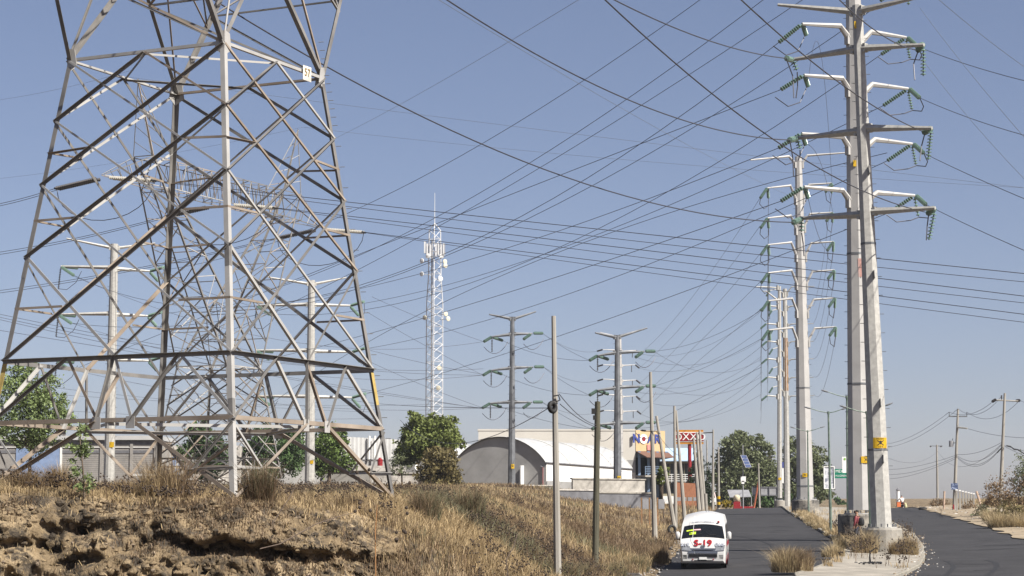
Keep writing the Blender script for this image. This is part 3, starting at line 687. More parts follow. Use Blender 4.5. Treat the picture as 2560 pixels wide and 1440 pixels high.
# grey poles behind the lattice tower
def side_strings(T, Yp):
    o = []
    for l, r_ in T:
        o += [(l[0],l[1],l[0]+42,l[1]+4,Yp,Yp+2.5,.16,GI),(l[0]+1,l[1]+1,l[0]+32,l[1]+22,Yp,Yp-2.5,.16,GI),(l[0],l[1]+1,l[0]-6,l[1]+56,Yp,Yp,.11,M_BROWNI),
              (r_[0],r_[1],r_[0]+34,r_[1]-10,Yp,Yp-2.5,.16,GI),(r_[0],r_[1]+2,r_[0]+20,r_[1]+24,Yp,Yp+2.5,.16,GI)]
    return o
A27 = [((152,666),(375,678)),((146,786),(370,790)),((142,902),(372,902))]
p27, at27, _ = monopole('grey monopole behind the left side of the near lattice tower', (272,1222), (286,610), 193, 193, .52, .36, M_POLE2, 12, 0,
    arms=[(620,.12,(166,596),192),(620,.12,(388,608),194)]+[(y,.16,t[0],193) for y, t in zip((669,784,897), A27)]+[(y,.16,t[1],194) for y, t in zip((672,786,899), A27)], strings=side_strings(A27, 193))
q, r = at27(1112); MB().slab(*[q+Vector((dx,-r*1.0,dz)) for dx, dz in ((.05,-.25),(.48,-.25),(.48,.25),(.05,.25))], .012).build('danger_sign', M_YEL, p27)
A77 = [((642,764),(876,764)),((640,876),(880,880)),((642,990),(880,994))]
p77, at77, _ = monopole('grey monopole seen between the legs of the near lattice tower, right half', (774,1222), (779,701), 205, 205, .50, .34, M_POLE2, 12, 0,
    arms=[(710,.12,(670,693),204),(710,.12,(866,694),206)]+[(y,.16,t[0],205) for y, t in zip((761,876,991), A77)]+[(y,.16,t[1],206) for y, t in zip((762,878,992), A77)], strings=side_strings(A77, 205))
q, r = at77(1156); MB().slab(*[q+Vector((dx,-r*1.0,dz)) for dx, dz in ((.05,-.15),(.4,-.15),(.4,.2),(.05,.2))], .012).build('danger_sign', M_YEL, p77)
for T_, Yp, rt_ in ((A27, 193, p27), (A77, 205, p77)):
    for l, r_ in T_:
        MB().path([W(l[0]-6,l[1]+56,Yp), W(l[0]+15,l[1]+58,Yp), W(l[0]+38,l[1]+40,Yp), W(l[0]+52,l[1]+12,Yp)], .028, 5).build('jumper_loop', M_WIRE, rt_)
        MB().path([W(r_[0]+34,r_[1]-10,Yp), W(r_[0]+36,r_[1]+14,Yp), W(r_[0]+28,r_[1]+36,Yp), W(r_[0]+20,r_[1]+26,Yp)], .028, 5).build('jumper_loop', M_WIRE, rt_)

# ------------------------------------------------------------------ wires
WG = {}
def wire(x0, y0, Y0, x1, y1, Y1, mid=None, r=.022, label='', group='', m=None, n=28):
    a, b = W(x0, y0, Y0), W(x1, y1, Y1)
    if mid:   # mid pixel: its ray meets the vertical plane through both ends
        d = W(mid[0], mid[1], 100.0)-Vector((0,0,CAMZ)); o = Vector((0,0,CAMZ))
        nrm = Vector((-(b.y-a.y), b.x-a.x, 0)); t = nrm.dot(a-o)/nrm.dot(d) if abs(nrm.dot(d)) > 1e-9 else None
        c = o+d*t; L = Vector((b.x-a.x, b.y-a.y, 0)); s = (c-a).dot(L)/L.length_squared
        s = min(.85, max(.15, s)); sag = (a.z+(b.z-a.z)*s-c.z)/(4*s*(1-s))
    else: sag = .012*(b-a).length
    pts = []
    for k in range(n+1):
        t = k/n; p = a.lerp(b, t); p.z -= 4*sag*t*(1-t); pts.append(p)
    o = MB().path(pts, r, 5).build('power_line', m or M_WIRE, None, True)
    tag(o, label, 'power line', group)
    return o
ORD = 'first second third fourth fifth sixth seventh eighth ninth tenth eleventh twelfth thirteenth fourteenth fifteenth sixteenth seventeenth eighteenth nineteenth twentieth'.split()
def wset(lbl, grp, rows, r=.022, m=None):
    rows = sorted(rows, key=lambda q: q[6][1] if len(q) > 6 else (q[1]+q[4])/2)
    for k, q in enumerate(rows):
        o = 'topmost' if k == 0 else 'lowest' if k == len(rows)-1 else ORD[k]+' from top'
        wire(*q[:6], mid=q[6] if len(q) > 6 else None, r=r, label=(lbl+', '+o) if len(rows) > 1 else lbl, group=grp, m=m)
HV = 'heavy black conductor arriving from overhead, ending at the front monopole'
wset(HV, 'conductors on the front monopole', [
    (380,-100,62,1984,556,98.6,(1450,455)), (1000,-80,62,1974,350,98.6,(1560,245)), (1400,-75,66,1967,146,98.6,(1700,75)),
    (1400,-110,60,2312,530,99.4,(1800,250)), (1740,-110,60,2310,330,99.4,(2050,170)), (2000,-110,66,2294,126,99.4,(2160,55))], .026)
DN = 'thin dark conductor slanting down from the second monopole to the left poles'
wset(DN, 'conductors slanting down to the left', [
    (2000,-208+20,109.4,410,675,194,(1268,322)), (1944,-28,109.4,404,785,194,(1325,407)), (2196,-130,113.4,406,896,194,(1357,415)),
    (1947,106,109.4,184,690,191,(1480,438)), (2203,136-128,113.4,180,808,191,(1470,470)), (1952,224,109.4,182,925,191,(1395,440)),
    (2203,136,113.4,672,784,204,(1605,515)), (1946,370,109.4,674,762,204,(1395,578)), (2208,264,113.4,912,758,205,(1460,599)),
    (1952,503,109.4,672,898,204,(1449,674)), (2218,402,113.4,914,872,205,(1569,681)), (2224,531,113.4,914,985,205,(1542,790)), (2218,402-20,113.4,674,1012,204,(1355,647))], .019)
RT = 'twin conductor running from the far lattice tower off to the right edge'
rows = []
for k in range(6):
    e = ENDR[k]; f = e.y*CT+(e.z-CAMZ)*ST; ex, ey = 1280+FPX*e.x/f, 720-FPX*(-e.y*ST+(e.z-CAMZ)*CT)/f
    y1 = (700,720,760,775,806,826)[k]; rows.append((ex, ey, e.y, 2720, y1, 128+k*3.2))
for k, q in enumerate(rows):
    my = (605,626,648,668,690,706)[k]; wire(*q, mid=(1800, my), r=.026 if k%2 == 0 else .021, label=RT+', '+('upper ' if k%2 == 0 else 'lower ')+('top pair','middle pair','bottom pair')[k//2], group='twin conductors of the far lattice tower')
LT = 'twin conductor leaving the far lattice tower towards the left edge'
for k in range(6):
    e = ENDL[k]; f = e.y*CT+(e.z-CAMZ)*ST; ex, ey = 1280+FPX*e.x/f, 720-FPX*(-e.y*ST+(e.z-CAMZ)*CT)/f
    wire(ex, ey, e.y, -160, (528,535,650,657,745,752)[k], e.y+28, r=.024, label=LT+', '+('upper ' if k%2 == 0 else 'lower ')+('top pair','middle pair','bottom pair')[k//2], group='twin conductors of the far lattice tower, left side')
GW = 'hair thin earth wire crossing the upper sky'
wset(GW, 'earth wires', [(300,190,155,2720,488,128,(1480,340)), (758,318,176,2720,478,148,(1480,392)), (-160,265,190,328,176,155), (-160,462,205,757,318,176),
    (840,345,175,1600,-95,80,(1268,107)), (1000,-60,70,2010,505,172,(1480,228)), (2280,-60,70,2720,265,95), (2300,20,96,2720,520,60,(2413,167)), (2300,140,100,2740,620,70,(2382,246))], .011, M_WIREL)
RG = 'thin conductor leaving the second monopole down to the right edge'
wset(RG, 'conductors down to the right', [(2298,244,112,2700,372,88,(2430,297)), (2308,382,112,2700,552,88,(2430,440)), (2314,511,112,2700,684,88,(2440,572)), (2293,116,112,2700,232,88,(2430,165))], .018)
# low field lines
FL = 'sagging field conductor between the tower legs and the middle monopoles'
wset(FL, 'field conductors', [
    (-160,750,150,1206,938,217,(700,905)), (-160,756,150,1208,922,217,(620,900)), (-160,762,150,1204,1020,217,(600,925)), (-160,800,150,1206,1022,217,(640,930)),
    (930,742,207,1209,854,217), (926,876,207,1209,936,217,(1080,912)), (926,905,207,1208,1020,217), (918,780,207,1208,938,217),
    (410,690,195,640,768,205), (404,815,195,640,880,205), (406,926,195,642,994,205),
    (184,688,191,1209,854,217,(700,850)), (180,808,191,1206,938,217,(700,930)), (178,924,191,1204,1020,217,(700,1010)), (-160,1000,215,940,1046,260), (-160,930,215,940,1030,260), (-160,960,215,1100,1010,280)], .017)
MID = 'thin conductor strung between the two dark steel monopoles'
wset(MID, 'conductors between the dark monopoles', [(1356,833,220,1474,901,197,(1415,872)), (1358,917,220,1474,988,197,(1415,958)), (1355,1005,220,1480,1073,197,(1415,1043)),
    (1256,851,220,1474,901,197,(1365,890)), (1254,935,220,1474,988,197,(1365,975)), (1252,1017,220,1480,1073,197,(1365,1052)), (1356,833,220,1493,878,283), (1358,917,220,1494,952,283), (1355,1005,220,1496,1030,283)], .017)
CR = 'thin sagging conductor from the dark monopole up to the crest poles'
rows = []
for k, (tl, tr, Yp) in enumerate(A15):
    rows += [(tr[0]+25, tr[1]-1, 200, 1901+k, 777+72*k*.98, 168.5, (1770, 845+70*k)), (tr[0]-22, tr[1]+14, 197, 1902+2*k, 850+40*k, 234, (1780, 905+58*k)), (tr[0]+25, tr[1], 200, 1904, 897+44*k, 234, (1760, 930+58*k))]
for k, t in enumerate(A16):
    rows += [(t[1][0]+10, t[1][1]+8, 287, 1905, 776+44*k, 234, (1760, t[1][1]-8+6*k)), (t[1][0]+10, t[1][1]+8, 287, 1900, 495+70*k, 168.5, (1770, 690+48*k))]
wset(CR, 'conductors up to the crest poles', rows, .015)
AL = 'thin conductor running along the pole row over the crest'
rows = []
for k in range(6):
    rows += [(1921, 494+71*k, 172, 1918, 778+45*min(k,5), 235), (2079+2*k, 482+71*k, 173, 2034, 764+44*k, 249, (2058+k, 650+62*k))]
    rows += [(1904, 776+44*k, 234, 1900, 905+30*k, 330)]
wset(AL, 'conductors along the pole row', rows, .015)
wset('thin conductor between the second and third monopoles', 'conductors between the big monopoles', [(2020, y, 111.5, 2080+2*k, 462+71*k, 172, (2070, y+90+20*k)) for k, y in enumerate((215,361,494))], .014)

# ------------------------------------------------------------------ posts and small utility poles
def post(name, label, cat, top, bot, Y, r0, r1, m, n=8, group=None, rot=None):
    b = W(*bot, Y); p1 = W(*top, Y); ax = (p1-b).normalized(); g = gz(b.x, b.y); p0 = b+ax*((g-.2-b.z)/ax.z)
    root = thing(name, label, cat, (p0.x+ax.x*.2, p0.y, g), group)
    MB().tube(p0, p1, r0, r1, n, rot if rot is not None else math.pi/n).build('shaft', m, root)
    return root, p0, p1
PG = 'concrete posts along the verge'
r_, p0, p1 = post('concrete_post', 'tall pale concrete post in the slope, a black tyre hung near its middle', 'post', (1384,790), (1394,1437), 58, .12, .065, M_CONCP, 8, PG)
ty = None
MB().path([W(1384,990,57.85), W(1396,988,57.85), W(1400,1000,57.9), W(1390,1004,57.85)], .02, 5).build('cable_tie', M_BLACK, r_)
for x, y in ((1398,990),(1396,1012)): MB().tube(W(1389,y,58), W(x,y-8,58.1), .012, n=4).build('bracket_hook', M_POLED, r_)
r_, p0, p1 = post('wooden_post', 'greenish weathered wooden post carrying a black box', 'post', (1494,1004), (1489,1352), 76, .125, .10, M_WOOD, 10)
MB().box(W(1484,1028,75.8), .15, .14, .2).box(W(1486,1044,75.8), .10, .12, .16).build('black_box', M_BLACK, r_)
post('concrete_post', 'concrete post left of the white van, third from the tyre post', 'post', (1626,930), (1637,1338), 112, .16, .08, M_CONCP, 8, PG)
b = MB().path([W(1601,1076,112.2), W(1616,1078,112), W(1640,1078,111.8), W(1650,1084,112)], .02, 5).tube(W(1604,1076,112.2), W(1614,1077,112.1), .06, n=6)
o = b.build('cable_splice', M_BLACK); tag(o, 'black cable splice hanging at the concrete post by the tan facade', 'cable')
post('wooden_pole', 'thin pole leaning to the left behind the concrete posts', 'pole', (1641,1040), (1683,1300), 140, .16, .09, M_CONCP, 8)
post('concrete_post', 'straight half of the crossed pair of concrete posts before the red sign', 'post', (1686,1015), (1689,1300), 142, .14, .08, M_CONCP, 8, PG)
post('concrete_post', 'leaning half of the crossed pair of concrete posts before the red sign', 'post', (1690,1026), (1711,1290), 148, .16, .08, M_CONCP, 8, PG)
for k, (t, bt, Y, l) in enumerate((((1734,1096),(1748,1280),186,'leftmost'),((1742,1081),(1757,1282),190,'middle'),((1749,1076),(1762,1282),194,'rightmost'))):
    post('concrete_post', l+' of three bunched concrete posts beside the cypress', 'post', t, bt, Y, .2, .11, M_CONCP, 8, PG)
r_, p0, p1 = post('utility_pole', 'concrete utility pole whose single arm reaches left over the bunched posts', 'utility pole', (1783,1074), (1782,1280), 204, .16, .08, M_CONCP, 8)
MB().tube(W(1783,1081,204), W(1746,1083,203), .07, .05, 6).build('crossarm', M_BLACK, r_)
r_, p0, p1 = post('utility_pole', 'concrete utility pole with yellow and black striped foot left of the tree', 'utility pole', (1796,1118), (1797,1284), 206, .15, .08, M_CONCP, 8)
for k in range(4): MB().tube(p0+Vector((0,0,.35+k*.28)), p0+Vector((0,0,.62+k*.28)), .165, .165, 8).build('foot_stripe', M_YEL if k%2 else M_BLACK, r_)
post('utility_pole', 'slim pale pole in front of the big round tree, right of the solar panel', 'utility pole', (1896,1158), (1899,1280), 214, .12, .08, M_CONCP, 8)
post('utility_pole', 'thin pale pole just left of the cypress row', 'utility pole', (1767,1100), (1769,1280), 230, .1, .07, M_CONCP, 8)
post('concrete_bollard', 'short white concrete marker post at the roadside by the bunched posts', 'bollard', (1764,1234), (1766,1280), 186, .15, .14, M_CONCP, 8)
# solar powered camera mast
r_, p0, p1 = post('solar_mast', 'slim mast with a tilted solar panel before the big round tree', 'mast', (1857,1112), (1858,1282), 208, .07, .05, M_GALV, 8)
c = [W(1851,1138,207.6), W(1866,1138,208.4), W(1879,1168,207.4), W(1864,1169,206.6)]
pn = MB().slab(c[3], c[2], c[1], c[0], .05).build('solar_panel', M_GALV, r_)
nn = (c[2]-c[3]).cross(c[0]-c[3]).normalized()*.012
for k in range(4):
    l0, l1 = (k+.06)/4, (k+.94)/4
    L0, R0 = c[0].lerp(c[3], l0).lerp(c[1].lerp(c[2], l0), .08), c[0].lerp(c[3], l0).lerp(c[1].lerp(c[2], l0), .92)
    L1, R1 = c[0].lerp(c[3], l1).lerp(c[1].lerp(c[2], l1), .08), c[0].lerp(c[3], l1).lerp(c[1].lerp(c[2], l1), .92)
    MB().slab(L1+nn, R1+nn, R0+nn, L0+nn, .01).build('solar_cell', mat('solar_cell_blue', (.06,.08,.16), .2, 0, .2, 4, spec=.6), pn)
MB().box(W(1858,1198,207.8), .5, .3, .55).box(W(1857,1206,207.8), .28, .3, .3).build('equipment_box', M_WHITE, r_)
MB().tube(W(1848,1192,208), W(1864,1192,208), .04, n=6).tube(W(1863,1184,208), W(1863,1194,208), .06, n=6).build('camera_bracket', M_BLACK, r_)
# right-hand utility poles
r_, p0, p1 = post('utility_pole', 'concrete utility pole at the right edge behind the bushes, insulators on its arm', 'utility pole', (2512,983), (2500,1275), 160, .17, .09, M_CONCP, 10)
MB().tube(W(2486,1000,160), W(2545,1003,160), .06, n=6).build('crossarm', M_CONCP, r_)
MB().insul(W(2489,999,160), W(2481,1004,159.6), .12, .12).insul(W(2541,1002,160), W(2549,1001,160.4), .12, .12).insul(W(2504,988,160), W(2504,999,160), .08, .12).build('insulator_string', M_BROWNI, r_)
MB().path([W(2516,1114,159.8), W(2526,1116,159.8), W(2536,1124,159.8), W(2544,1124,159.8), W(2560,1134,159.8)], .05, 5).path([W(2506,1118,159.8), W(2498,1126,159.8), W(2493,1132,159.8)], .05, 5).build('cable_bundle', M_BLACK, r_)
r_, p0, p1 = post('utility_pole', 'utility pole with a blue sign low on its shaft and a transformer', 'utility pole', (2395,1022), (2385,1284), 182, .17, .09, M_CONCP, 10)
MB().box(W(2395,1041,182), 1.6, .1, .1).build('crossarm', M_POLED, r_)
for x in (2373, 2417): MB().tube(W(x,1040,182), W(x,1030,182), .03, n=5).build('pin_insulator', M_BROWNI, r_)
MB().tube(W(2378,1102,182), W(2378,1117,182), .2, n=10).build('transformer', M_GALV, r_)
MB().tube(W(2381,1107,182), W(2390,1107,182), .05, n=6).tube(W(2382,1096,182), W(2380,1103,182), .03, n=5).build('transformer_bracket', M_POLED, r_)
MB().tube(W(2392,1068,182), W(2418,1071,181), .09, .07, 6).build('lower_insulator_arm', M_GREYI, r_)
a = W(2386,1216,181.7)
sg = MB().slab(a+Vector((-.3,-.02,-.28)), a+Vector((.3,-.02,-.28)), a+Vector((.3,-.02,.28)), a+Vector((-.3,-.02,.28)), .02).build('blue_sign', mat('blue_sign_paint', (.08,.12,.25), .5, 0, .4, 8, col2=(.3,.36,.5), thr=(.5,.62)), r_)
MB().box(W(2384,1270,181.7), .12, .05, .6).build('red_paint_mark', M_RED, r_)
r_, p0, p1 = post('utility_pole', 'far small utility pole standing alone against the sky at right', 'utility pole', (2342,1112), (2344,1252), 330, .2, .13, M_CONCP, 8)
MB().box(W(2341,1115,330), 2.0, .12, .1).build('crossarm', M_POLED, r_)
for k, x in enumerate((2328, 2354)): MB().tube(W(x,1115,330), W(x-3,1117,330), .12, n=5).build('pin_insulator', M_BROWNI, r_)
LW = 'low sagging cable between the utility poles at the right'
wset(LW, 'cables between the right utility poles', [(2373,1030,182,2483,1003,159.6,(2425,1035)), (2395,1022,182,2504,990,160,(2440,1036)), (2417,1030,182,2549,1001,160.4,(2470,1047)),
  (2391,1136,182,2504,1106,160,(2440,1132)), (2391,1138,182,2504,1112,160,(2445,1152)), (2391,1140,182,2498,1124,160,(2435,1162)), (2391,1142,182,2496,1128,160,(2435,1166)),
  (2150,1102,300,2373,1030,182,(2290,1085)), (2150,1108,300,2395,1022,182,(2290,1095)), (2150,1166,300,2390,1138,182,(2290,1166)), (2150,1172,300,2390,1142,182,(2290,1178)), (2150,1190,300,2390,1146,182,(2290,1185)),
  (2549,1001,160.4,2700,1030,140), (2512,1114,160,2700,1140,140), (2512,1116,160,2700,1180,140), (2418,1071,181,2700,1086,140), (2160,1112,190,2344,1128,330), (2344,1128,330,2504,1110,160)], .016)
wset('slack service cable from the tyre post towards the wooden post', 'service cables', [(1398,985,58,1490,1062,76,(1440,1032)), (1400,1010,58,1492,1068,76,(1445,1045)), (1640,1078,112,1700,1140,142,(1665,1112)), (850,995,205,1384,1020,58,(1120,1018)), (1000,1050,120,1384,1012,58,(1200,1100))], .012)

# ------------------------------------------------------------------ double-arm street lamps
def lamp(label, px, Y, ytop, left, right, pb=None):
    p1 = W(px, ytop, Y); x0 = W(pb or px, 1250, Y).x; g = gz(x0, Y); p0 = Vector((x0, Y, g))
    root = thing('street_lamp', label, 'street lamp', p0, 'green double-arm street lamps')
    MB().tube(p0, p1, .085, .05, 8).build('post', M_GREENP, root)
    MB().lathe(p1-Vector((0,0,.06)), (0,0,1), [(0,.075),(.16,.075)], 8).build('arm_collar', M_GREENP, root)
    for t in (left, right):
        e = W(*t, Y); c = p1.lerp(e, .72); d = (e-p1).normalized()
        ar = MB().path([p1+Vector((0,0,.02)), p1.lerp(e, .35)+Vector((0,0,-.02)), c], [.03,.028,.025], 6).build('arm', M_GREENP, root)
        MB().lathe(c, e-c, [(0,.025),(.06,.05),((e-c).length*.6,.055),((e-c).length,.025)], 6).build('lamp_head', M_POLED, ar)
lamp('green double-arm lamp in front of the framed white billboard', 2071, 119, 1033, (2010,1017), (2116,1020), 2076)
lamp('tallest double-arm lamp, half hidden behind the second monopole', 2117, 115.5, 994, (2053,975), (2180,975), 2119)
lamp('double-arm lamp squeezed between the two front monopoles', 2167, 105, 1033, (2099,1014), (2232,1007), 2176)
lamp('short double-arm lamp standing before the dark footing of the third monopole', 2019, 166, 1079, (1975,1067), (2062,1066), 2021)

# ------------------------------------------------------------------ buildings
M_BLOCK = mat('grey_block_wall', (.28,.265,.245), .9, 0, .2, .8, bump=.25, bscale=6)
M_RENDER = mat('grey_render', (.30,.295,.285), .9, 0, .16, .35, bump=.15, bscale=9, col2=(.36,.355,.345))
M_CREAM = mat('cream_render', (.58,.555,.50), .85, 0, .06, .3)
M_TANF = mat('tan_facade', (.52,.38,.21), .8, 0, .06, .4)
M_ROOFW = mat('white_sheet_roof', (.50,.50,.49), .4, .1, .10, .8)
M_PLAST = mat('peeling_white_plaster', (.40,.365,.33), .9, 0, .35, 1.2, col2=(.70,.66,.60), bump=.2)
M_BLUEW = mat('blue_painted_wall', (.20,.27,.42), .8, 0, .2, 1.5)
M_GREYR = mat('dark_grey_fascia', (.14,.14,.15), .7, 0, .25, 1.5)
M_BRICK = mat('red_brick', (.22,.09,.045), .9, 0, .25, 3)
M_BRAWN = mat('brown_awning', (.16,.085,.06), .8, 0, .15, 1.2)
M_BLUEP = mat('pale_blue_paint', (.20,.28,.40), .6, 0, .1, 2)
M_WIND = mat('dark_window_glass', (.010,.012,.015), .1, 0, .2, 2, spec=.25)
def bpt(px, py, Y): return W(px, py, Y)
def wallbox(px0, px1, ytop, Y, depth, zbase=None, Y1=None):
    """box with its front face spanning px0..px1 (Y at left, Y1 at right)"""
    a, b = W(px0, ytop, Y), W(px1, ytop, Y1 or Y); b.z = a.z
    zb = zbase if zbase is not None else min(gz(a.x, a.y), gz(b.x, b.y))-.4
    d = (b-a); d.z = 0; L = d.length; d.normalize(); nb = Vector((-d.y, d.x, 0))
    if nb.y < 0: nb = -nb
    return a, b, zb, d, nb, L
def boxmesh(a, b, z0, z1, nb, depth, off=0.0):
    q = [Vector((p.x, p.y, 0))+nb*o for p, o in ((a,off),(b,off),(b,depth),(a,depth))]
    return MB().add([Vector((p.x,p.y,z)) for z in (z0,z1) for p in q], [(3,2,1,0),(4,5,6,7),(0,1,5,4),(1,2,6,5),(2,3,7,6),(3,0,4,7)])
# long low building at the left
a, b, zb, d, nb, L = wallbox(-260, 395, 1100, 214, 12)
B = thing('low_building', 'long low grey block building with white roof edge at far left', 'building', (a.x, a.y, zb))
boxmesh(a, b, zb, a.z, nb, 9).build('wall', M_BLOCK, B)
boxmesh(a-d*.3, b+d*.3, a.z, a.z+.42, nb, 9.3, -.35).build('roof_slab', M_ROOFW, B)
boxmesh(a, b, a.z-.5, a.z-.02, nb, 0, -.06).build('fascia', M_GREYR, B)
boxmesh(a, b, a.z-.78, a.z-.72, nb, 0, -.10).build('roof_pipe', M_WHITE, B)
boxmesh(a, b, a.z-1.35, a.z-1.05, nb, 0, -.05).build('concrete_band', M_GREYR, B)
def at_px(px, Y): return W(px, 1150, Y)
for x0, x1 in ((40,152),(-160,-60)):
    boxmesh(at_px(x0,214), at_px(x1,214), zb, a.z-.85, nb, 0, -.075).build('blue_wall_panel', M_BLUEW, B)
boxmesh(at_px(150,214), at_px(155,214), zb, a.z-.8, nb, 0, -.11).build('pillar', M_WHITE, B)
for x in (325, 385, 250): boxmesh(at_px(x,214), at_px(x+7,214), zb, a.z-.4, nb, 0, -.12).build('pillar', M_BLOCK, B)
# block courses on the visible part of the wall
for k in range(14):
    z = a.z-1.5-k*.2
    if z > zb: boxmesh(at_px(156,214), b, z, z+.015, nb, 0, -.012).build('mortar_course', M_GREYR, B)
# pinkish plastered house with blue gate, behind the middle of the tower
a, b, zb, d, nb, L = wallbox(398, 600, 1114, 222, 8)
B = thing('plaster_house', 'pale pinkish plaster wall with blue gate seen through the lattice tower', 'building', (a.x, a.y, zb))
boxmesh(a, b, zb, a.z, nb, 8).build('wall', M_PLAST, B)
boxmesh(at_px(430,222), at_px(450,222), zb, a.z-1.2, nb, 0, -.06).build('gate', M_BLUEW, B)
boxmesh(at_px(452,222), at_px(560,222), zb+1.1, zb+1.25, nb, 0, -.12).build('ledge', M_WHITE, B)
# small outbuilding with ventilation blocks and a lean-to
a, b, zb, d, nb, L = wallbox(800, 1005, 1166, 218, 6)
B = thing('outbuilding', 'low grey outbuilding with two lattice block vents, right of the tower', 'building', (a.x, a.y, zb))
boxmesh(a, b, zb, a.z, nb, 6).build('wall', M_BLOCK, B)
boxmesh(a-d*.2, b+d*.05, a.z-.45, a.z+.06, nb, 6.2, -.2).build('parapet', M_PLAST, B)
for x0, x1 in ((806,841),(878,913)):
    p, q = at_px(x0,218), at_px(x1,218); W_ = (q-p).length
    v = boxmesh(p, q, zb+.3, zb+1.02, nb, 0, -.02).build('vent', M_DARK, B)
    for k in range(7): c_ = p.lerp(q, k/6); boxmesh(c_-d*.02, c_+d*.02, zb+.3, zb+1.02, nb, 0, -.05).build('vent_bar', M_BLOCK, v)
    for k in range(5): boxmesh(p, q, zb+.28+k*.18, zb+.31+k*.18, nb, 0, -.06).build('vent_bar', M_BLOCK, v)
a, b, zb, d, nb, L = wallbox(925, 1074, 1184, 212, 5)
B = thing('plaster_shed', 'peeling white plaster shed beside the bright green tree', 'building', (a.x, a.y, zb))
boxmesh(a, b, zb, a.z, nb, 5).build('wall', M_PLAST, B)
boxmesh(a-d*.1, b+d*.1, a.z, a.z+.1, nb, 5.1, -.12).build('roof_slab', M_PLAST, B)
boxmesh(at_px(940,212), at_px(1005,212), a.z+.1, a.z+.55, nb, 1.2, .02).build('parapet', M_PLAST, B)
q = W(950, 1156, 219.5); o = MB().lathe(q-Vector((0,0,.4)), (0,0,1), [(0,.27),(.7,.29),(.78,.16),(.9,.13)], 12).build('water_drum', M_RED); tag(o, 'dark red drum with white cap on the outbuilding roof', 'drum')
q = W(1043, 1169, 213); o = MB().lathe(q, (.5,-.8,.25), [(0,.05),(.02,.28),(.05,.30)], 14).tube(q, q-Vector((0,-.02,.5)), .025, n=5).build('satellite_dish', M_WHITE); tag(o, 'small white satellite dish on the plaster shed', 'dish')
# white corrugated warehouse
a, b, zb, d, nb, L = wallbox(690, 1012, 1082, 238, 16, Y1=244)
B = thing('corrugated_warehouse', 'white corrugated metal warehouse wall between tower and green tree', 'building', (a.x, a.y, zb))
boxmesh(a, b, zb, a.z-3.0, nb, 16).build('lower_wall', M_RENDER, B)
mb = MB(); n = int(L/.25)
for k in range(n+1):
    p = a+d*(L*k/n)-nb*(.06 if k%2 else 0); mb.v += [(p.x,p.y,a.z-3.1),(p.x,p.y,a.z-.6*k/n)]
mb.f = [(2*k,2*k+2,2*k+3,2*k+1) for k in range(n)]
mb.build('corrugated_sheet', M_ROOFW, B)
boxmesh(a, b, a.z-3.0, a.z-2.9, nb, 0, -.1).build('sheet_trim', M_GREYR, B)
for px in (922, 936):
    p = at_px(px, 242); boxmesh(p-d*.1, p+d*.1, a.z-2.9, a.z-.2, nb, 0, -.25).build('downpipe', M_WHITE, B)
# arched warehouses
def arched(label, pxl, Yl, pxr, Yr, length, eave_y, apex_y, side):
    l, r = W(pxl, eave_y, Yl), W(pxr, eave_y, Yr); ze = (l.z+r.z)/2; l.z = r.z = ze
    d = (r-l).normalized(); nb = Vector((-d.y, d.x, 0)); w_ = (r-l).length; rise = W((pxl+pxr)/2, apex_y, (Yl+Yr)/2).z-ze
    zb = min(gz(l.x,l.y), gz(r.x,r.y))-.5
    B = thing('arched_warehouse', label, 'warehouse', (l.x, l.y, zb), 'arched roof warehouses')
    R_ = (w_*w_/4+rise*rise)/(2*rise); c0 = ze+rise-R_; ha = math.asin(w_/2/R_)
    def arc(n, rr=0.0): return [(w_/2+(R_+rr)*math.sin(-ha+2*ha*k/n), c0+(R_+rr)*math.cos(-ha+2*ha*k/n)) for k in range(n+1)]
    n = 24; pts = [(0, zb)]+arc(n)+[(w_, zb)]
    g = MB(); g.v = [tuple(Vector((l.x,l.y,0))+d*x+Vector((0,0,z))) for x, z in pts]; g.f = [tuple(range(len(pts)))[::-1]]
    for (x0,z0),(x1,z1) in ((pts[0],pts[1]),):
        pass
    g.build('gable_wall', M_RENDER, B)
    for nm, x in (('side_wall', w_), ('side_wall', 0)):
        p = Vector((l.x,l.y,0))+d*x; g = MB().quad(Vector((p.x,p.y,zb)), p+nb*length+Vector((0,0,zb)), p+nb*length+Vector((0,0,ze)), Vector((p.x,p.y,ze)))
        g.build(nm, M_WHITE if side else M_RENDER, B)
    # roof sheets: ribbed shell in panels
    npan = 8
    for k in range(npan):
        s0, s1 = length*k/npan-.35*(k == 0), length*(k+1)/npan; g = MB(); A_ = arc(n, .06)
        m6 = 8
        for j in range(m6+1):
            t = s0+(s1-s0)*j/m6; hh = .035 if j%2 else 0
            for x, z in A_: q = Vector((l.x,l.y,0))+d*x+nb*t; g.v.append((q.x, q.y, z+hh))
        for j in range(m6):
            for i in range(n): g.f.append((j*(n+1)+i, j*(n+1)+i+1, (j+1)*(n+1)+i+1, (j+1)*(n+1)+i))
        rs = g.build('roof_sheet', M_ROOFW, B)
        if k%2 == 1:
            MB().path([Vector((l.x,l.y,z+.05))+d*x+nb*s1 for x, z in arc(n, .07)], .07, 5).build('roof_rib', mat('grey_rib', (.5,.5,.48), .5), rs)
    MB().path([Vector((l.x,l.y,z))+d*x-nb*.12 for x, z in arc(n, .0)], .06, 5).build('gable_edge', M_GREYR, B)
    p = Vector((l.x,l.y,ze))+d*(w_+.08); MB().path([p-nb*.2, p+nb*length], .1, 5).build('eave_gutter', M_GREYR if side else M_WHITE, B)
    return B, l, r, d, nb, zb, ze, w_
B1, l, r, d, nb, zb, ze, w_ = arched('grey gabled arched warehouse with a blazing white side wall', 1136, 247, 1366, 243, 34, 1158, 1093, True)
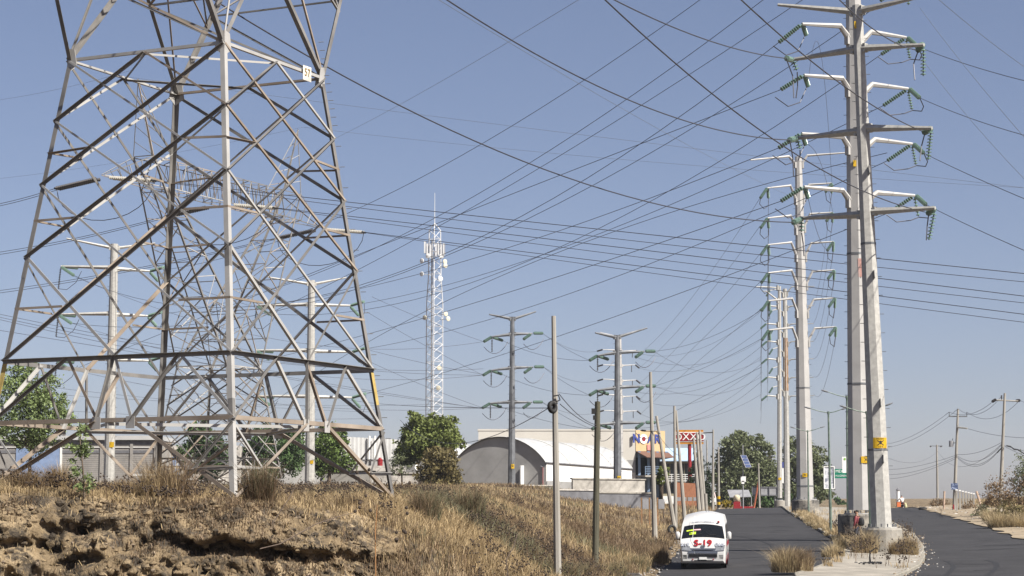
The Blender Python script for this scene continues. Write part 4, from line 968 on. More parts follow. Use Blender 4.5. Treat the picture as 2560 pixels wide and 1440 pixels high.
q = Vector((l.x,l.y,0))+d*(w_*.745); g = MB().slab(q+Vector((0,0,zb)), q-nb*.9+Vector((0,0,zb)), q-nb*.9+Vector((0,0,zb+3.1)), q+Vector((0,0,zb+3.1)), .15); g.build('white_fin', M_WHITE, B1)
q = Vector((l.x,l.y,0))+d*(w_*.965)-nb*.12; MB().tube(q+Vector((0,0,zb)), q+Vector((0,0,ze-.5)), .08, n=6).build('red_downpipe', mat('faded_red_pipe', (.28,.12,.12), .7), B1)
q2 = q-nb*.9+Vector((0,0,ze-.4)); MB().tube(q+Vector((0,0,ze-.5)), q2, .07, n=6).build('spout', M_GREYR, B1)
p = Vector((r.x,r.y,0))+nb*14; boxmesh(Vector((r.x,r.y,0))+d*.05, p+d*.05, zb, zb+1.3, d, .04).build('grey_plinth', M_RENDER, B1)
arched('second arched warehouse bay, mostly hidden behind the green tree', 952, 250, 1134, 247.3, 30, 1160, 1100, False)
# low walls in front of the warehouse
def lowwall(label, px0, px1, ytop, Y, hb, m, Y1=None, courses=0, cap=None):
    a, b, zb, d, nb, L = wallbox(px0, px1, ytop, Y, .2, Y1=Y1)
    B = thing('low_wall', label, 'wall', (a.x, a.y, zb)); boxmesh(a, b, zb, a.z, nb, .2).build('wall', m, B)
    if courses:
        nr = int((a.z-zb)/.22); bm = boxmesh(Vector((0,0,0)), Vector((.40,0,0)), 0, .19, Vector((0,1,0)), 0, -.025)
        me = bm.build('block', M_BLOCK, B); proto = me.data; bpy.data.objects.remove(me)
        bl = bpy.data.meshes.new('block'); 
        ang = math.atan2(d.y, d.x); cnt = 0
        for k in range(nr):
            x = -.21*(k%2); z = a.z-.22*(k+1)
            while x < L-.2 and cnt < 260:
                o = bpy.data.objects.new('block', proto); COL.objects.link(o); o.parent = B; q = a+d*max(x, 0); o.location = (q.x-B.location.x, q.y-B.location.y, z-B.location.z); o.rotation_euler = (0,0,ang); x += .42; cnt += 1
        bpy.data.meshes.remove(bl)
    if cap: boxmesh(a-d*.1, b+d*.1, a.z, a.z+.12, nb, .3, -.08).build('coping', cap, B)
lowwall('bare grey block wall left of the wooden post, below the white side wall', 1398, 1494, 1226, 178, 0, M_GREYR, 181, 1, M_PLAST)
lowwall('bare grey block wall right of the wooden post, behind the dark monopole', 1498, 1628, 1233, 175, 0, M_GREYR, 179, 1, M_CONC)
lowwall('weathered grey plaster wall above the block wall by the dark monopole', 1432, 1612, 1198, 192, 0, mat('stained_plaster', (.34,.32,.285), .9, 0, .35, .8, col2=(.52,.49,.44), bump=.2), 197, 0, M_CONC)
lowwall('low brown wall line at the foot of the grey gable', 1130, 1398, 1214, 222, 0, M_BLOCK, 226, 0, M_PLAST)
# store complex
a, b, zb, d, nb, L = wallbox(1196, 1588, 1077, 300, 14)
B = thing('cream_store', 'big cream walled store rising behind the arched warehouse', 'store', (a.x, a.y, zb))
boxmesh(a, b, zb, a.z, nb, 14).build('wall', M_CREAM, B)
boxmesh(a-d*.1, b+d*.02, a.z, a.z+.25, nb, 14.1, -.06).build('parapet', M_CREAM, B)
boxmesh(at_px(1400,300), b, a.z-6.0, a.z-4.2, nb, 0, -.08).build('grey_band', M_RENDER, B)
for k in range(4): boxmesh(at_px(1545,300), b-d*.4, a.z-6.4-k*1.1, a.z-6.3-k*1.1, nb, 0, -.1).build('panel_joint', M_RENDER, B)
fa, fb = Vector((b.x+.06,b.y,a.z)), W(1662, 1082, 303); fb.z = a.z
fd = (fb-fa); fd.z = 0; FL_ = fd.length; fd.normalize(); fn = Vector((fd.y, -fd.x, 0))
boxmesh(fa, fb, a.z-2.9, a.z+.1, -fn, 8, -.05).build('tan_facade', M_TANF, B)
boxmesh(fa, fb, zb, a.z-2.9, -fn, 8, 1.2).build('recessed_front', M_BLUEP, B)
aw = MB(); p = fa+Vector((0,0,-2.9)); q = fb+Vector((0,0,-2.9))
aw.slab(p+fn*2.6-Vector((0,0,.9)), q+fn*2.6+fd*2.4-Vector((0,0,.9)), q+fd*.5, p, .12).build('awning_roof', M_BRAWN, B)
for k in range(4):
    c_ = fa.lerp(fb, .06+k*.31)+fn*.4; MB().box((c_.x,c_.y,(zb+a.z-2.9)/2), .35, .35, a.z-2.9-zb).build('pillar', M_BLUEP, B)
for k in range(3):
    c_ = fa.lerp(fb, .2+k*.3)-fn*1.15; boxmesh(c_-fd*.9, c_+fd*.9, a.z-6.3, a.z-3.8, -fn, 0, 0).build('window', M_WIND, B)
dk = fa+fn*2.2; zf = a.z-6.4
boxmesh(dk, fb+fn*2.2+fd*3, zf-.25, zf, -fn, 2.5).build('balcony_floor', M_CONC, B)
rail = MB()
for k in range(5): rail.tube(dk+Vector((0,0,zf-dk.z+.25+k*.24)), fb+fn*2.2+fd*3+Vector((0,0,zf-fb.z+.25+k*.24)), .035, n=5)
rail.build('balcony_rails', M_BLUEP, B)
for k in range(6):
    c_ = dk.lerp(fb+fn*2.2+fd*3, k/5); MB().tube((c_.x,c_.y,zf), (c_.x,c_.y,zf+1.25), .05, n=6).build('rail_post', M_BLUEP, B)
# shop lettering on the tan facade: blue letters with a white and red O, small pink box below
c_ = fa.lerp(fb, .30)+fn*.08+Vector((0,0,-1.15)); Mx = Matrix.Translation(c_-B.location) @ Matrix(((fd.x,0,fn.x,0),(fd.y,0,fn.y,0),(0,1,0,0),(0,0,0,1)))
M_BLUEL = mat('blue_letter', (.04,.06,.25), .5)
for tx, dx in (('N', -1.55), ('A', 1.05), ('R', 2.25)): text_mesh('shop_letter', tx, 1.75, M_BLUEL, B, Mx @ Matrix.Translation((dx, 0, 0)), .06, bold=.05)
o_ = MB().lathe(c_-fd*.25, fn, [(0,.70),(.08,.70)], 14).build('letter_o', M_WHITE, B)
MB().lathe(c_-fd*.25+fn*.085, fn, [(0,.34),(.03,.34)], 12).build('red_dot', M_RED, o_)
MB().box(c_+fd*.9+fn*.06-Vector((0,0,1.2)), 1.1, .2, .8, math.atan2(fd.y, fd.x)).build('pink_sign_box', mat('pink_sign', (.62,.25,.22), .5), B)
# blue roofed building behind
a, b, zb, d, nb, L = wallbox(1655, 1745, 1152, 300, 10)
B = thing('blue_roof_shop', 'shop with a pale blue sloping roof behind the red sign pole', 'shop', (a.x, a.y, zb))
boxmesh(a, b, zb, a.z, nb, 10).build('wall', mat('ochre_wall', (.25,.22,.15), .8, 0, .15, 1), B)
MB().slab(a-nb*.8-d*.3, b-nb*.8+d*.3, b+nb*5+Vector((0,0,2.0)), a+nb*5+Vector((0,0,2.0)), .12).build('roof', mat('sky_blue_roof', (.40,.53,.68), .5, 0, .06, 1), B)
for k in range(5):
    p = a.lerp(b, .12+k*.2); boxmesh(p-d*.45, p+d*.45, zb+2.6, a.z-.4, nb, 0, -.05).build('window', M_WIND, B)
rl = MB()
for k in range(4): rl.tube(a-nb*.9+Vector((0,0,-2.9+.3*k)), b-nb*.9+Vector((0,0,-2.9+.3*k)), .05, n=5)
rl.build('gallery_rails', M_WHITE, B)
for k in range(9): p = a.lerp(b, k/8)-nb*.9; MB().tube(p+Vector((0,0,-3.1)), p+Vector((0,0,-1.9)), .05, n=5).build('rail_post', M_WHITE, B)
boxmesh(a, b, zb, zb+2.2, nb, 0, -1.0).build('white_lower_wall', M_WHITE, B)
lowwall('orange red brick wall with posts beneath the blue roofed shop', 1690, 1746, 1206, 215, 0, M_BRICK, 222)
# OXXO roadside sign
c_ = W(1724, 1092.5, 236); g = gz(c_.x, c_.y+.2)
B = thing('pole_sign', 'red white and orange OXXO sign on a red pole', 'sign', (c_.x, c_.y+.2, g))
MB().tube((c_.x, c_.y+.2, g-.1), (c_.x, c_.y+.2, c_.z-.6), .22, .2, 12).build('pole', M_RED, B)
hw_, hh_ = 1.56, .80
def panel(z0, z1, off, m, nm, par, wx=hw_):
    return MB().slab(c_+Vector((-wx,-off,z0)), c_+Vector((wx,-off,z0)), c_+Vector((wx,-off,z1)), c_+Vector((-wx,-off,z1)), .3 if off == 0.1 else .03).build(nm, m, par)
cab = panel(-hh_, hh_, .1, mat('orange_sign_band', (.50,.20,.01), .5), 'cabinet', B)
panel(-.56, .56, .14, M_WHITE, 'white_band', cab, hw_+.003); panel(-.47, .47, .175, M_RED, 'red_band', cab, hw_+.006)
text_mesh('letters', 'OXXO', 1.12, M_WHITE, cab, Matrix.Translation(c_+Vector((0,-.21,-.02))-B.location) @ Matrix(((1.06,0,0,0),(0,0,-1,0),(0,1,0,0),(0,0,0,1))), .01)
# roadside stall on the crest
a, b, zb, d, nb, L = wallbox(1824, 1878, 1226, 232, 3)
B = thing('roadside_stall', 'roadside stall with sheet metal roof and dark red counter on the crest', 'stall', (a.x, a.y, gz(a.x,a.y)))
MB().slab(a-nb*.2-Vector((0,0,.75)), b-nb*.2-Vector((0,0,.7)), b+nb*2.5+Vector((0,0,.1)), a+nb*2.5+Vector((0,0,.1)), .06).build('sheet_roof', M_GALV, B)
for k in range(3):
    p = a.lerp(b, k/2); MB().tube((p.x,p.y,zb), (p.x,p.y,a.z-.7), .05, n=6).build('post', M_GALV, B)
zg = gz(a.x,a.y); p, q = at_px(1833,231.5), at_px(1850,231.5); boxmesh(p, q, zg, zg+1.0, nb, .8).build('counter', M_RED, B)
p, q = at_px(1850,231.5), at_px(1884,231.5); boxmesh(p, q, zg, zg+.5, nb, .5).build('low_counter', M_RED, B)
q = at_px(1841,231.9); o = MB().lathe((q.x,q.y,zg+1.0), (0,0,1), [(0,.34),(.55,.36),(.7,.3),(.78,.12)], 14).build('water_tank', mat('cream_plastic', (.62,.54,.38), .5), None, True); tag(o, 'cream plastic water tank on the dark red stall counter', 'tank')
a, b, zb, d, nb, L = wallbox(1880, 1944, 1217, 238, .3)
B = thing('billboard', 'grey back of a wide low billboard behind the stall', 'billboard', (a.x, a.y, gz(a.x,a.y)))
boxmesh(a, b, a.z-1.05, a.z, nb, .1).build('panel', M_GALV, B)
for z in (a.z-.05, a.z-.95): boxmesh(a, b, z-.06, z+.06, nb, 0, -.06).build('rail', M_GREYR, B)
for k in range(4): p = a.lerp(b, k/3); MB().box((p.x,p.y-.09,a.z-.5), .08, .08, 1.05).build('stiffener', M_GREYR, B)
for k in (.1,.9): p = a.lerp(b, k); MB().tube((p.x,p.y+.15,zb), (p.x,p.y+.15,a.z), .07, n=6).build('post', M_GALV, B)
p = W(1884, 1269, 226); q = W(1897, 1200, 226); o = MB().tube(p-Vector((0,0,.3)), q, .1, n=6).build('barrier_pole', mat('faded_orange_red', (.40,.12,.06), .6, 0, .3, 3)); tag(o, 'slanted faded red barrier pole at the end of the stall', 'pole')
# metal sheet panels at the verge
for lbl, x0, x1, yt, yb, Y in (('row of dull grey metal panels in the weeds left of the leaning pole', 1604, 1664, 1248, 1272, 138), ('row of dull grey metal panels before the brick wall', 1690, 1746, 1243, 1252, 196)):
    a = W(x0, yt, Y); b = W(x1, yt, Y); zg = gz(a.x, a.y)
    B = thing('metal_panel_fence', lbl, 'fence', (a.x, a.y, zg))
    n = 3 if x1-x0 == 60 else 4
    for k in range(n):
        p, q = a.lerp(b, (k+.1)/n), a.lerp(b, (k+.85)/n); z1 = a.z; z0 = W(x0, yb, Y).z
        boxmesh(p, q, z0, z1, Vector((0,1,0)), .03).build('panel', M_GALV, B)
        MB().box((p.x-.05,p.y+.08,(zg+z1)/2), .1, .1, z1-zg+.2).build('post', M_RUST, B)
# framed billboard, green road sign, white banner
c_ = W(2073, 1194, 205); g = gz(c_.x, c_.y)
B = thing('framed_billboard', 'upright white framed billboard behind the green lamp', 'billboard', (c_.x, c_.y, g))
MB().box(c_, 1.0, .08, 2.1).build('panel', mat('blue_grey_panel', (.26,.28,.34), .7, 0, .2, 1.5, col2=(.62,.63,.66), thr=(.45,.55)), B)
for dx in (-.5,.5): MB().box(c_+Vector((dx,-.06,0)), .09, .09, 2.2).build('frame', M_WHITE, B)
for dz in (-1.07,1.07): MB().box(c_+Vector((0,-.06,dz)), 1.0, .085, .08).build('frame', M_WHITE, B)
MB().tube((c_.x,c_.y+.1,g), (c_.x,c_.y+.1,c_.z-1.0), .08, n=6).build('post', M_GALV, B)
c_ = W(2110, 1184, 190); g = gz(c_.x, c_.y)
B = thing('road_sign', 'green road sign with white lettering, half hidden by the second monopole', 'sign', (c_.x, c_.y, g))
pn = MB().box(c_, 1.7, .05, .84).build('panel', mat('road_sign_green', (.0,.17,.10), .5), B)
for z, tx, sz in ((.2,'MEXICO',.36),(-.2,'N.LORENZO ALM',.24)):
    text_mesh('lettering', tx, sz, M_WHITE, pn, Matrix.Translation(c_+Vector((-.78,-.03,z))-B.location) @ Matrix(((1,0,0,0),(0,0,-1,0),(0,1,0,0),(0,0,0,1))), .004, 'LEFT')
MB().tube((c_.x+.5,c_.y+.1,g), (c_.x+.5,c_.y+.1,c_.z+.4), .07, n=6).build('post', M_GALV, B)
c_ = W(2117, 1162, 184); g = gz(c_.x, c_.y)
B = thing('banner', 'white hanging banner over the green road sign', 'banner', (c_.x, c_.y, g))
pn = MB().box(c_, .8, .03, 1.42).build('cloth', M_WHITE, B)
MB().lathe(c_+Vector((-.18,-.02,.5)), (0,-1,0), [(0,.11),(.01,.11)], 10).build('green_logo', mat('leaf_green_print', (.2,.4,.08), .6), pn)
MB().tube((c_.x+.45,c_.y,g), (c_.x+.45,c_.y,c_.z+.8), .05, n=6).build('post', M_GALV, B)
c_ = W(1956, 1182, 262); g = gz(c_.x, c_.y); B = thing('advert_board', 'narrow white and blue advert board between the two crest poles', 'sign', (c_.x, c_.y, g))
MB().box(c_, .9, .08, 2.6).build('panel', M_WHITE, B); MB().box(c_+Vector((0,-.06,1.0)), .92, .05, .7).build('blue_header', M_BLUEL, B); MB().tube((c_.x,c_.y+.1,g), (c_.x,c_.y+.1,c_.z), .08, n=6).build('post', M_GALV, B)
# white masonry column far right, fence and marker posts
q = W(2245, 1226, 420); g = gz(q.x, q.y)
o = thing('masonry_column', 'far pale round turret with a small dark cap right of the monopoles', 'turret', (q.x, q.y, g))
MB().tube((q.x,q.y,g-.5), (q.x,q.y,q.z), .33, .32, 12).build('shaft', M_WHITE, o); MB().lathe((q.x,q.y,q.z), (0,0,1), [(0,.45),(.1,.45),(.5,.06)], 12).build('cap', M_GREYR, o)
a = W(2391, 1226, 176); b = W(2434, 1226, 205)
B = thing('panel_fence', 'short run of tall grey concrete fence posts right of the blue sign', 'fence', (a.x, a.y, gz(a.x,a.y)))
for k in range(7):
    p = a.lerp(b, k/6); g = gz(p.x,p.y); MB().box((p.x,p.y,(g+a.z)/2-.1), .15, .15, a.z-g+.2).build('fence_post', M_CONCP, B)
    MB().box((p.x,p.y,a.z+.04), .2, .2, .1).build('post_cap', M_WHITE, B)
for lbl, t, bt, Y in (('upright faded orange marker post at right', (2361,1228), (2360,1262), 190), ('leaning faded orange marker post left of the right edge bushes', (2441,1228), (2453,1266), 165)):
    post('marker_post', lbl, 'post', t, bt, Y, .1, .09, mat('faded_orange_paint', (.46,.34,.26), .8, 0, .3, 4), 6)
# telecom lattice mast
base = onground(1084, 330); H = lambda py: W(1085, py, 330).z
M_MAST = mat('grey_white_mast_steel', (.64,.64,.64), .5, 0, .15, .5)
TM = thing('telecom_mast', 'tall white telecom lattice mast with dishes and antennas', 'mast', base)
def mrad(z): return np.interp(z, [base.z, H(760), H(690), H(600)], [1.55,1.5,1.15,1.05])
def mp(i, z): t = .5+i*2*math.pi/3; return Vector((base.x+mrad(z)*math.cos(t)*1.0, base.y+mrad(z)*math.sin(t), z))
zs = np.linspace(base.z, H(575), 30)
for i in range(3):
    MB().path([mp(i, z) for z in (base.z-.2, H(760), H(690), H(575))], 0.085, 6).build('leg', M_MAST, TM)
    j = (i+1)%3
    for k in range(29):
        MB().tube(mp(i, zs[k]), mp(j, zs[k+1]), .042, n=4).build('diagonal_brace', M_MAST, TM)
        if k%2 == 0: MB().tube(mp(i, zs[k]), mp(j, zs[k]), .03, n=4).build('strut', M_MAST, TM)
for i in range(3): MB().tube(mp(i, H(575)), (base.x, base.y, H(558)), .07, n=5).build('cap_brace', M_WHITE, TM)
MB().tube((base.x,base.y,H(560)), (base.x,base.y,H(482)), .06, .03, 6).build('lightning_rod', M_WHITE, TM)
MB().tube((base.x-.4,base.y,base.z), (base.x-.4,base.y,H(600)), .13, n=6).build('cable_run', M_GALV, TM)
for px in (1062,1068,1076,1090,1096,1103,1109):
    c_ = W(px, 618+((px*7)%9), 328.5); MB().box(c_, .24, .2, 1.9).build('panel_antenna', M_MAST, TM); MB().tube(c_+Vector((.2,.3,-.9)), c_+Vector((.2,.3,.9)), .05, n=5).build('antenna_pipe', M_GALV, TM)
ring = MB()
for z in (H(632), H(612)): ring.path([(base.x+1.7*math.cos(t*.524), base.y+1.7*math.sin(t*.524), z) for t in range(13)], .05, 5)
ring.build('antenna_ring', M_GALV, TM)
for px, py, dx in ((1055,652,-1),(1055,685,-1),(1112,654,1),(1113,664,1),(1101,697,.4),(1114,785,1),(1120,797,1),(1062,794,-1),(1098,920,.2),(1096,970,-.3),(1070,640,-.5),(1104,640,.6)):
    c_ = W(px, py, 328.6); m_d = M_WHITE if dx < 1 and py < 700 else mat('cream_dish', (.62,.58,.46), .5)
    MB().lathe(c_, (dx*.6,-.8,0), [(-.25,.15),(0,.38),(.08,.40),(.12,.36),(.16,.02)], 14).build('microwave_dish', m_d, TM)
    MB().tube(c_, (base.x+dx*.9, base.y, c_.z), .05, n=5).build('dish_arm', M_GALV, TM)

# ------------------------------------------------------------------ trees
def leaf_cloud(blobs, n, size, rng, squash=1.0, asp=.5, hang=0.0, shell=.55):
    """leaf quads in clumps spread through the blobs; blobs: (centre, rx, rz)"""
    C = []; wts = np.array([b[1]*b[1]*b[2] for b in blobs])**.75; wts /= wts.sum()
    for b, w_ in zip(blobs, wts):
        k = max(60, int(n*w_)); nc = max(8, k//38)
        d = rng.normal(size=(nc, 3)); d /= np.linalg.norm(d, axis=1)[:, None]
        rad = shell+(1-shell)*rng.random(nc)**.6; rad *= rng.uniform(.82, 1.12, nc)
        cc = np.array(b[0])+d*rad[:, None]*np.array([b[1], b[1], b[2]])
        j = rng.integers(0, nc, k); sg = .17*(b[1]+b[2])/2
        C.append(cc[j]+rng.normal(size=(k, 3))*sg*np.array([1, 1, .75]))
    P = np.concatenate(C); m = len(P)
    a = rng.normal(size=(m, 3)); a[:, 2] -= hang; a /= np.linalg.norm(a, axis=1)[:, None]
    b = rng.normal(size=(m, 3)); b -= a*(a*b).sum(1)[:, None]; b /= np.linalg.norm(b, axis=1)[:, None]
    s = size*rng.uniform(.6, 1.4, m)[:, None]
    V = np.stack([P-a*s, P+b*s*asp, P+a*s, P-b*s*asp], 1).reshape(-1, 3)
    return V, np.arange(m*4).reshape(m, 4)
M_BARK = mat('bark', (.12,.09,.065), .9, 0, .35, 4, bump=.5)
def tree(name, label, px, Y, crown, n, size, lm, trunk_r=.12, seed=1, cat='tree', group=None, hang=0.0, asp=.5, shell=.5, limbs=True):
    """crown: list of (px, py, rx_px, ry_px) blobs in the photo at distance Y"""
    rng = np.random.default_rng(seed); g = onground(px, Y); k = Y/FPX
    T = thing(name, label, cat, g, group); bl = []
    extra = []
    if cat == 'tree' and limbs:
        for (x, y, rx, ry) in crown:
            for q in range(2):
                t = rng.uniform(-.6, 3.8); f = rng.uniform(.85, 1.1); extra.append((x+rx*f*math.cos(t), y-ry*f*math.sin(t), rx*rng.uniform(.22, .4), ry*rng.uniform(.22, .4)))
    for i, (x, y, rx, ry) in enumerate(list(crown)+extra):
        c = W(x, y, Y+rng.uniform(-.35, .35)*rx*k); bl.append((np.array(c), rx*k, ry*k))
    V, F = leaf_cloud(bl, n, size, rng, asp=asp, hang=hang, shell=shell)
    keep = V.reshape(-1, 4, 3).mean(1)[:, 2] > g.z+.05
    V = V.reshape(-1, 4, 3)[keep].reshape(-1, 3); F = np.arange(len(V)).reshape(-1, 4)
    npmesh('crown', V-np.array(g), F, lm, T)
    top = np.mean([b[0] for b in bl], 0); mb = MB()
    mid = Vector((g.x*.6+top[0]*.4, Y, g.z+(top[2]-g.z)*.55))
    mb.path([g-Vector((0,0,.2)), g.lerp(mid, .5)+Vector((.1*trunk_r,0,0)), mid], [trunk_r*1.3, trunk_r, trunk_r*.75], 8)
    if limbs:
        for b in bl:
            e = Vector(b[0]); mb.path([mid-Vector((0,0,trunk_r)), mid.lerp(e, .5)+Vector((0,0,-.1*b[2])), e+Vector((0,0,b[2]*.3))], [trunk_r*.6, trunk_r*.4, trunk_r*.12], 6)
            for q in range(3):
                d = Vector(rng.normal(size=3)); d.normalize(); mb.tube(mid.lerp(e, .6), e+Vector((d.x*b[1], d.y*b[1], d.z*b[2]))*1.0*.8 if False else e+Vector((d.x*b[1]*.7, d.y*b[1]*.7, d.z*b[2]*.7)), trunk_r*.25, trunk_r*.06, 5)
    mb.build('trunk', M_BARK, T)
    return T
LG = leafmat('fresh_green_leaves', (.13,.19,.05)); LB = leafmat('bright_yellow_green_leaves', (.17,.205,.06)); LD = leafmat('dark_green_leaves', (.085,.14,.05))
LO = leafmat('olive_grey_leaves', (.17,.195,.10)); LBr = leafmat('brown_olive_leaves', (.17,.14,.06)); LC = leafmat('cypress_needles', (.04,.06,.03)); LDry = leafmat('dry_brown_leaves', (.22,.15,.085))
LFG = leafmat('feathery_green_leaves', (.20,.26,.10))
tree('leafy_tree', 'feathery green tree at the left edge behind the tower leg', 70, 150, [(40,985,70,62),(105,1000,62,60),(60,930,45,28),(20,1060,60,48),(120,1070,60,50),(150,1030,35,40),(90,1110,50,40)], 14000, .11, LFG, .13, 3, hang=.4, shell=.1)
tree('leafy_tree', 'dark bushy green tree behind the middle of the lattice tower', 505, 216, [(505,1110,48,40),(480,1140,35,35),(540,1135,40,38),(510,1165,50,35),(500,1070,25,22)], 8000, .18, LD, .2, 4)
tree('leafy_tree', 'dense dark tree left of the second grey monopole', 690, 224, [(690,1110,60,42),(650,1130,40,40),(730,1125,45,45),(690,1160,65,40),(670,1080,30,22)], 9000, .18, LD, .2, 5)
tree('leafy_tree', 'paler loose green tree right of the second grey monopole', 822, 215, [(815,1110,48,45),(845,1140,40,40),(800,1150,40,40),(830,1080,28,24),(855,1110,20,26)], 7500, .17, LG, .18, 6, shell=.3)
tree('leafy_tree', 'bright green rounded tree before the arched warehouses', 1070, 206, [(1050,1060,38,28),(1100,1065,40,28),(1070,1090,62,36),(1115,1095,42,32),(1030,1105,36,34),(1075,1120,60,34),(1020,1135,34,28),(1135,1085,20,26)], 14000, .18, LB, .2, 7)
tree('shrub', 'brown olive shrub at the foot of the bright green tree', 1095, 203, [(1095,1150,42,30),(1115,1175,38,32),(1075,1185,40,30),(1105,1205,50,26),(1120,1140,22,22)], 8000, .16, LBr, .12, 8, 'shrub')
tree('shrub', 'dry greyish shrub left of the bright green tree', 1005, 205, [(1005,1140,28,26),(1000,1165,30,30)], 1500, .1, LO, .08, 9, 'shrub', shell=.2)
tree('big_tree', 'big rounded olive green tree beyond the crest', 1862, 300, [(1850,1115,42,30),(1885,1125,40,30),(1830,1150,42,36),(1905,1165,38,36),(1865,1165,60,45),(1820,1195,40,36),(1870,1215,65,38),(1915,1205,32,34),(1860,1100,28,18),(1840,1240,50,26)], 20000, .24, LO, .5, 10, shell=.72)
tree('big_tree', 'olive green tree half hidden behind the third monopole', 2030, 290, [(2000,1150,40,50),(2040,1165,30,45),(2050,1205,26,40),(1985,1120,26,40),(2020,1230,50,34),(1975,1190,28,45)], 11000, .24, LO, .4, 11, shell=.65)
tree('hedge_tree', 'dark low evergreen mass left of the crest stall', 1955, 262, [(1925,1255,30,20),(1900,1245,26,26),(1950,1250,26,24)], 3500, .2, LD, .2, 12, limbs=False)
for k, (x, yt, w_) in enumerate(((1727,1150,10),(1741,1120,13),(1756,1136,13),(1771,1150,12))):
    lab = ('shortest dark cypress beside the red sign pole','tallest dark cypress in the row behind the bunched posts','third dark cypress in the row behind the bunched posts','last dark cypress, nearest the utility pole with one arm')[k]
    tree('cypress', lab, x, 226, [(x, yt+22+q*(1262-yt)/6, w_*(.42+.12*q), 24) for q in range(6)], 2600, .12, LC, .12, 20+k, 'tree', 'cypress row', hang=-1.2, asp=.3, shell=.3, limbs=False)
tree('small_tree', 'little yellow green tree sprouting behind the leaning pole', 1660, 150, [(1660,1180,14,16),(1655,1200,12,14)], 700, .1, LB, .05, 31)
tree('far_tree', 'small dim tree far behind the median', 2100, 420, [(2098,1258,10,12),(2112,1262,8,8)], 900, .3, LD, .2, 32)
tree('golden_shrub', 'low golden yellow shrub on the crest left of the stall', 1815, 228, [(1808,1262,10,7),(1822,1262,11,7),(1815,1258,12,7)], 1200, .1, leafmat('golden_leaves', (.36,.27,.04)), .05, 33, 'shrub', limbs=False)
for k, (x, y, rx, ry, Y, lm, lab) in enumerate((
    (2545,1225,55,48,150,LDry,'tall brown leafy bush at the right edge'), (2490,1240,38,40,158,LDry,'brown leafy bush behind the right edge utility pole'), (2530,1280,50,26,142,LBr,'olive brown bush below the tall one at the right edge'),
    (2460,1290,32,32,160,LO,'dark olive bush left of the grass mound at right'), (2420,1278,32,26,185,LDry,'dry brown bush beside the grey fence posts'), (2568,1190,30,60,150,LO,'upright sprig of leaves above the right edge bushes'), (2350,1262,30,14,215,LDry,'low dry brush by the orange marker post'))):
    tree('bush', lab, x, Y, [(x,y,rx,ry),(x-rx*.45,y+ry*.3,rx*.6,ry*.7),(x+rx*.45,y+ry*.35,rx*.6,ry*.65),(x+rx*.1,y-ry*.45,rx*.45,ry*.5)], 1900, .075, lm, .05, 40+k, 'bush', 'roadside bushes at the right', shell=.15)

# ------------------------------------------------------------------ dry grass and weeds
M_STRAW = leafmat('straw_grass', (.42,.315,.175), .45); M_STRAWB = leafmat('brown_grass', (.20,.14,.085), .45); M_GRG = leafmat('grey_green_grass', (.19,.18,.105), .35); M_SEED = mat('dark_seed_heads', (.055,.04,.03), .9, 0, .3, 3, island=.4)
M_TUFT = leafmat('pale_tuft_straw', (.50,.40,.24), .4)
M_STALK = leafmat('weed_stalks', (.19,.13,.075), .4)
def blades(P, h, wd, lean, rng, seg=2, dirs=None):
    """bent blades at points P; h, wd arrays"""
    n = len(P); t = rng.uniform(0, 2*math.pi, n); f = np.stack([np.cos(t), np.sin(t), 0*t], 1)
    t2 = rng.uniform(0, 2*math.pi, n) if dirs is None else dirs
    L = np.stack([np.cos(t2), np.sin(t2), 0*t2], 1)*(np.abs(rng.normal(size=n))*lean)[:, None]
    up = np.array([0, 0, 1.0]); h = h[:, None]; w_ = wd[:, None]
    a = P-f*w_/2; b = P+f*w_/2
    m = P+up*h*.55+L*h*.3; c = m+f*w_*.36; d = m-f*w_*.36
    e = P+(up*(np.maximum(.25, 1-.35*np.abs(lean))*np.ones(n))[:, None]+L)*h
    V = np.stack([a, b, c, d, e], 1).reshape(-1, 3); i = np.arange(n)[:, None]*5
    F = np.concatenate([i+np.array([[0,1,2]]), i+np.array([[0,2,3]]), i+np.array([[3,2,4]])], 0)
    return V, F
def grass(name, label, P, h, w_, lean, m, rng, kind='stuff', parent=None):
    V, F = blades(P, h, w_, lean, rng)
    o = npmesh(name, V, F, m, parent)
    if kind: tag(o, label, None, None, kind)
    return o
rng = np.random.default_rng(11)
def scatter(n, y0, y1, p0, p1, power=1.0):
    y = y0+(y1-y0)*rng.random(n)**power; px = rng.uniform(p0, p1, n); x = (px-1280)/FPX*y
    return x, y
XS, YS_ = [], []
for n, y0, y1, p0, p1 in ((150000,46.6,64,-40,1560),(150000,64,112,-40,1700),(90000,112,225,-40,1800)):
    x, y = scatter(n, y0, y1, p0, p1); XS.append(x); YS_.append(y)
x = np.concatenate(XS); y = np.concatenate(YS_)
keep = (x < XL(y)-.35-.5*rng.random(len(x)))
sf = face_s(x, y); steep = (x < -1.2) & (y < 47.6)
keep &= ~(steep & (sf < .985)) | (rng.random(len(x)) < .02)
pn = fbm(x*.16, y*.11, 0, 3, 61); keep &= rng.random(len(x)) < np.clip(.75+pn*1.2, .25, 1)
x, y = x[keep], y[keep]; z = ground(x, y)
P = np.stack([x, y, z-.02], 1); far = np.clip((y-60)/120, 0, 1)
pt_ = fbm(x*.22+7, y*.16, 0, 3, 71); sl = 1-face_s(x, y)
h = (.34+.30*rng.random(len(x))+.28*np.clip(fbm(x*.3, y*.25, 0, 3, 81)*2, 0, 1))*(1-.25*far)*np.where(y < 49, .6, 1)
h = h*np.where(rng.random(len(x)) < .07, 1.0+.6*rng.random(len(x)), .55+.6*rng.random(len(x)))*np.interp(x, [-4,0,3], [.66,.8,1.0])
w_ = .008+.013*rng.random(len(x))+.03*far
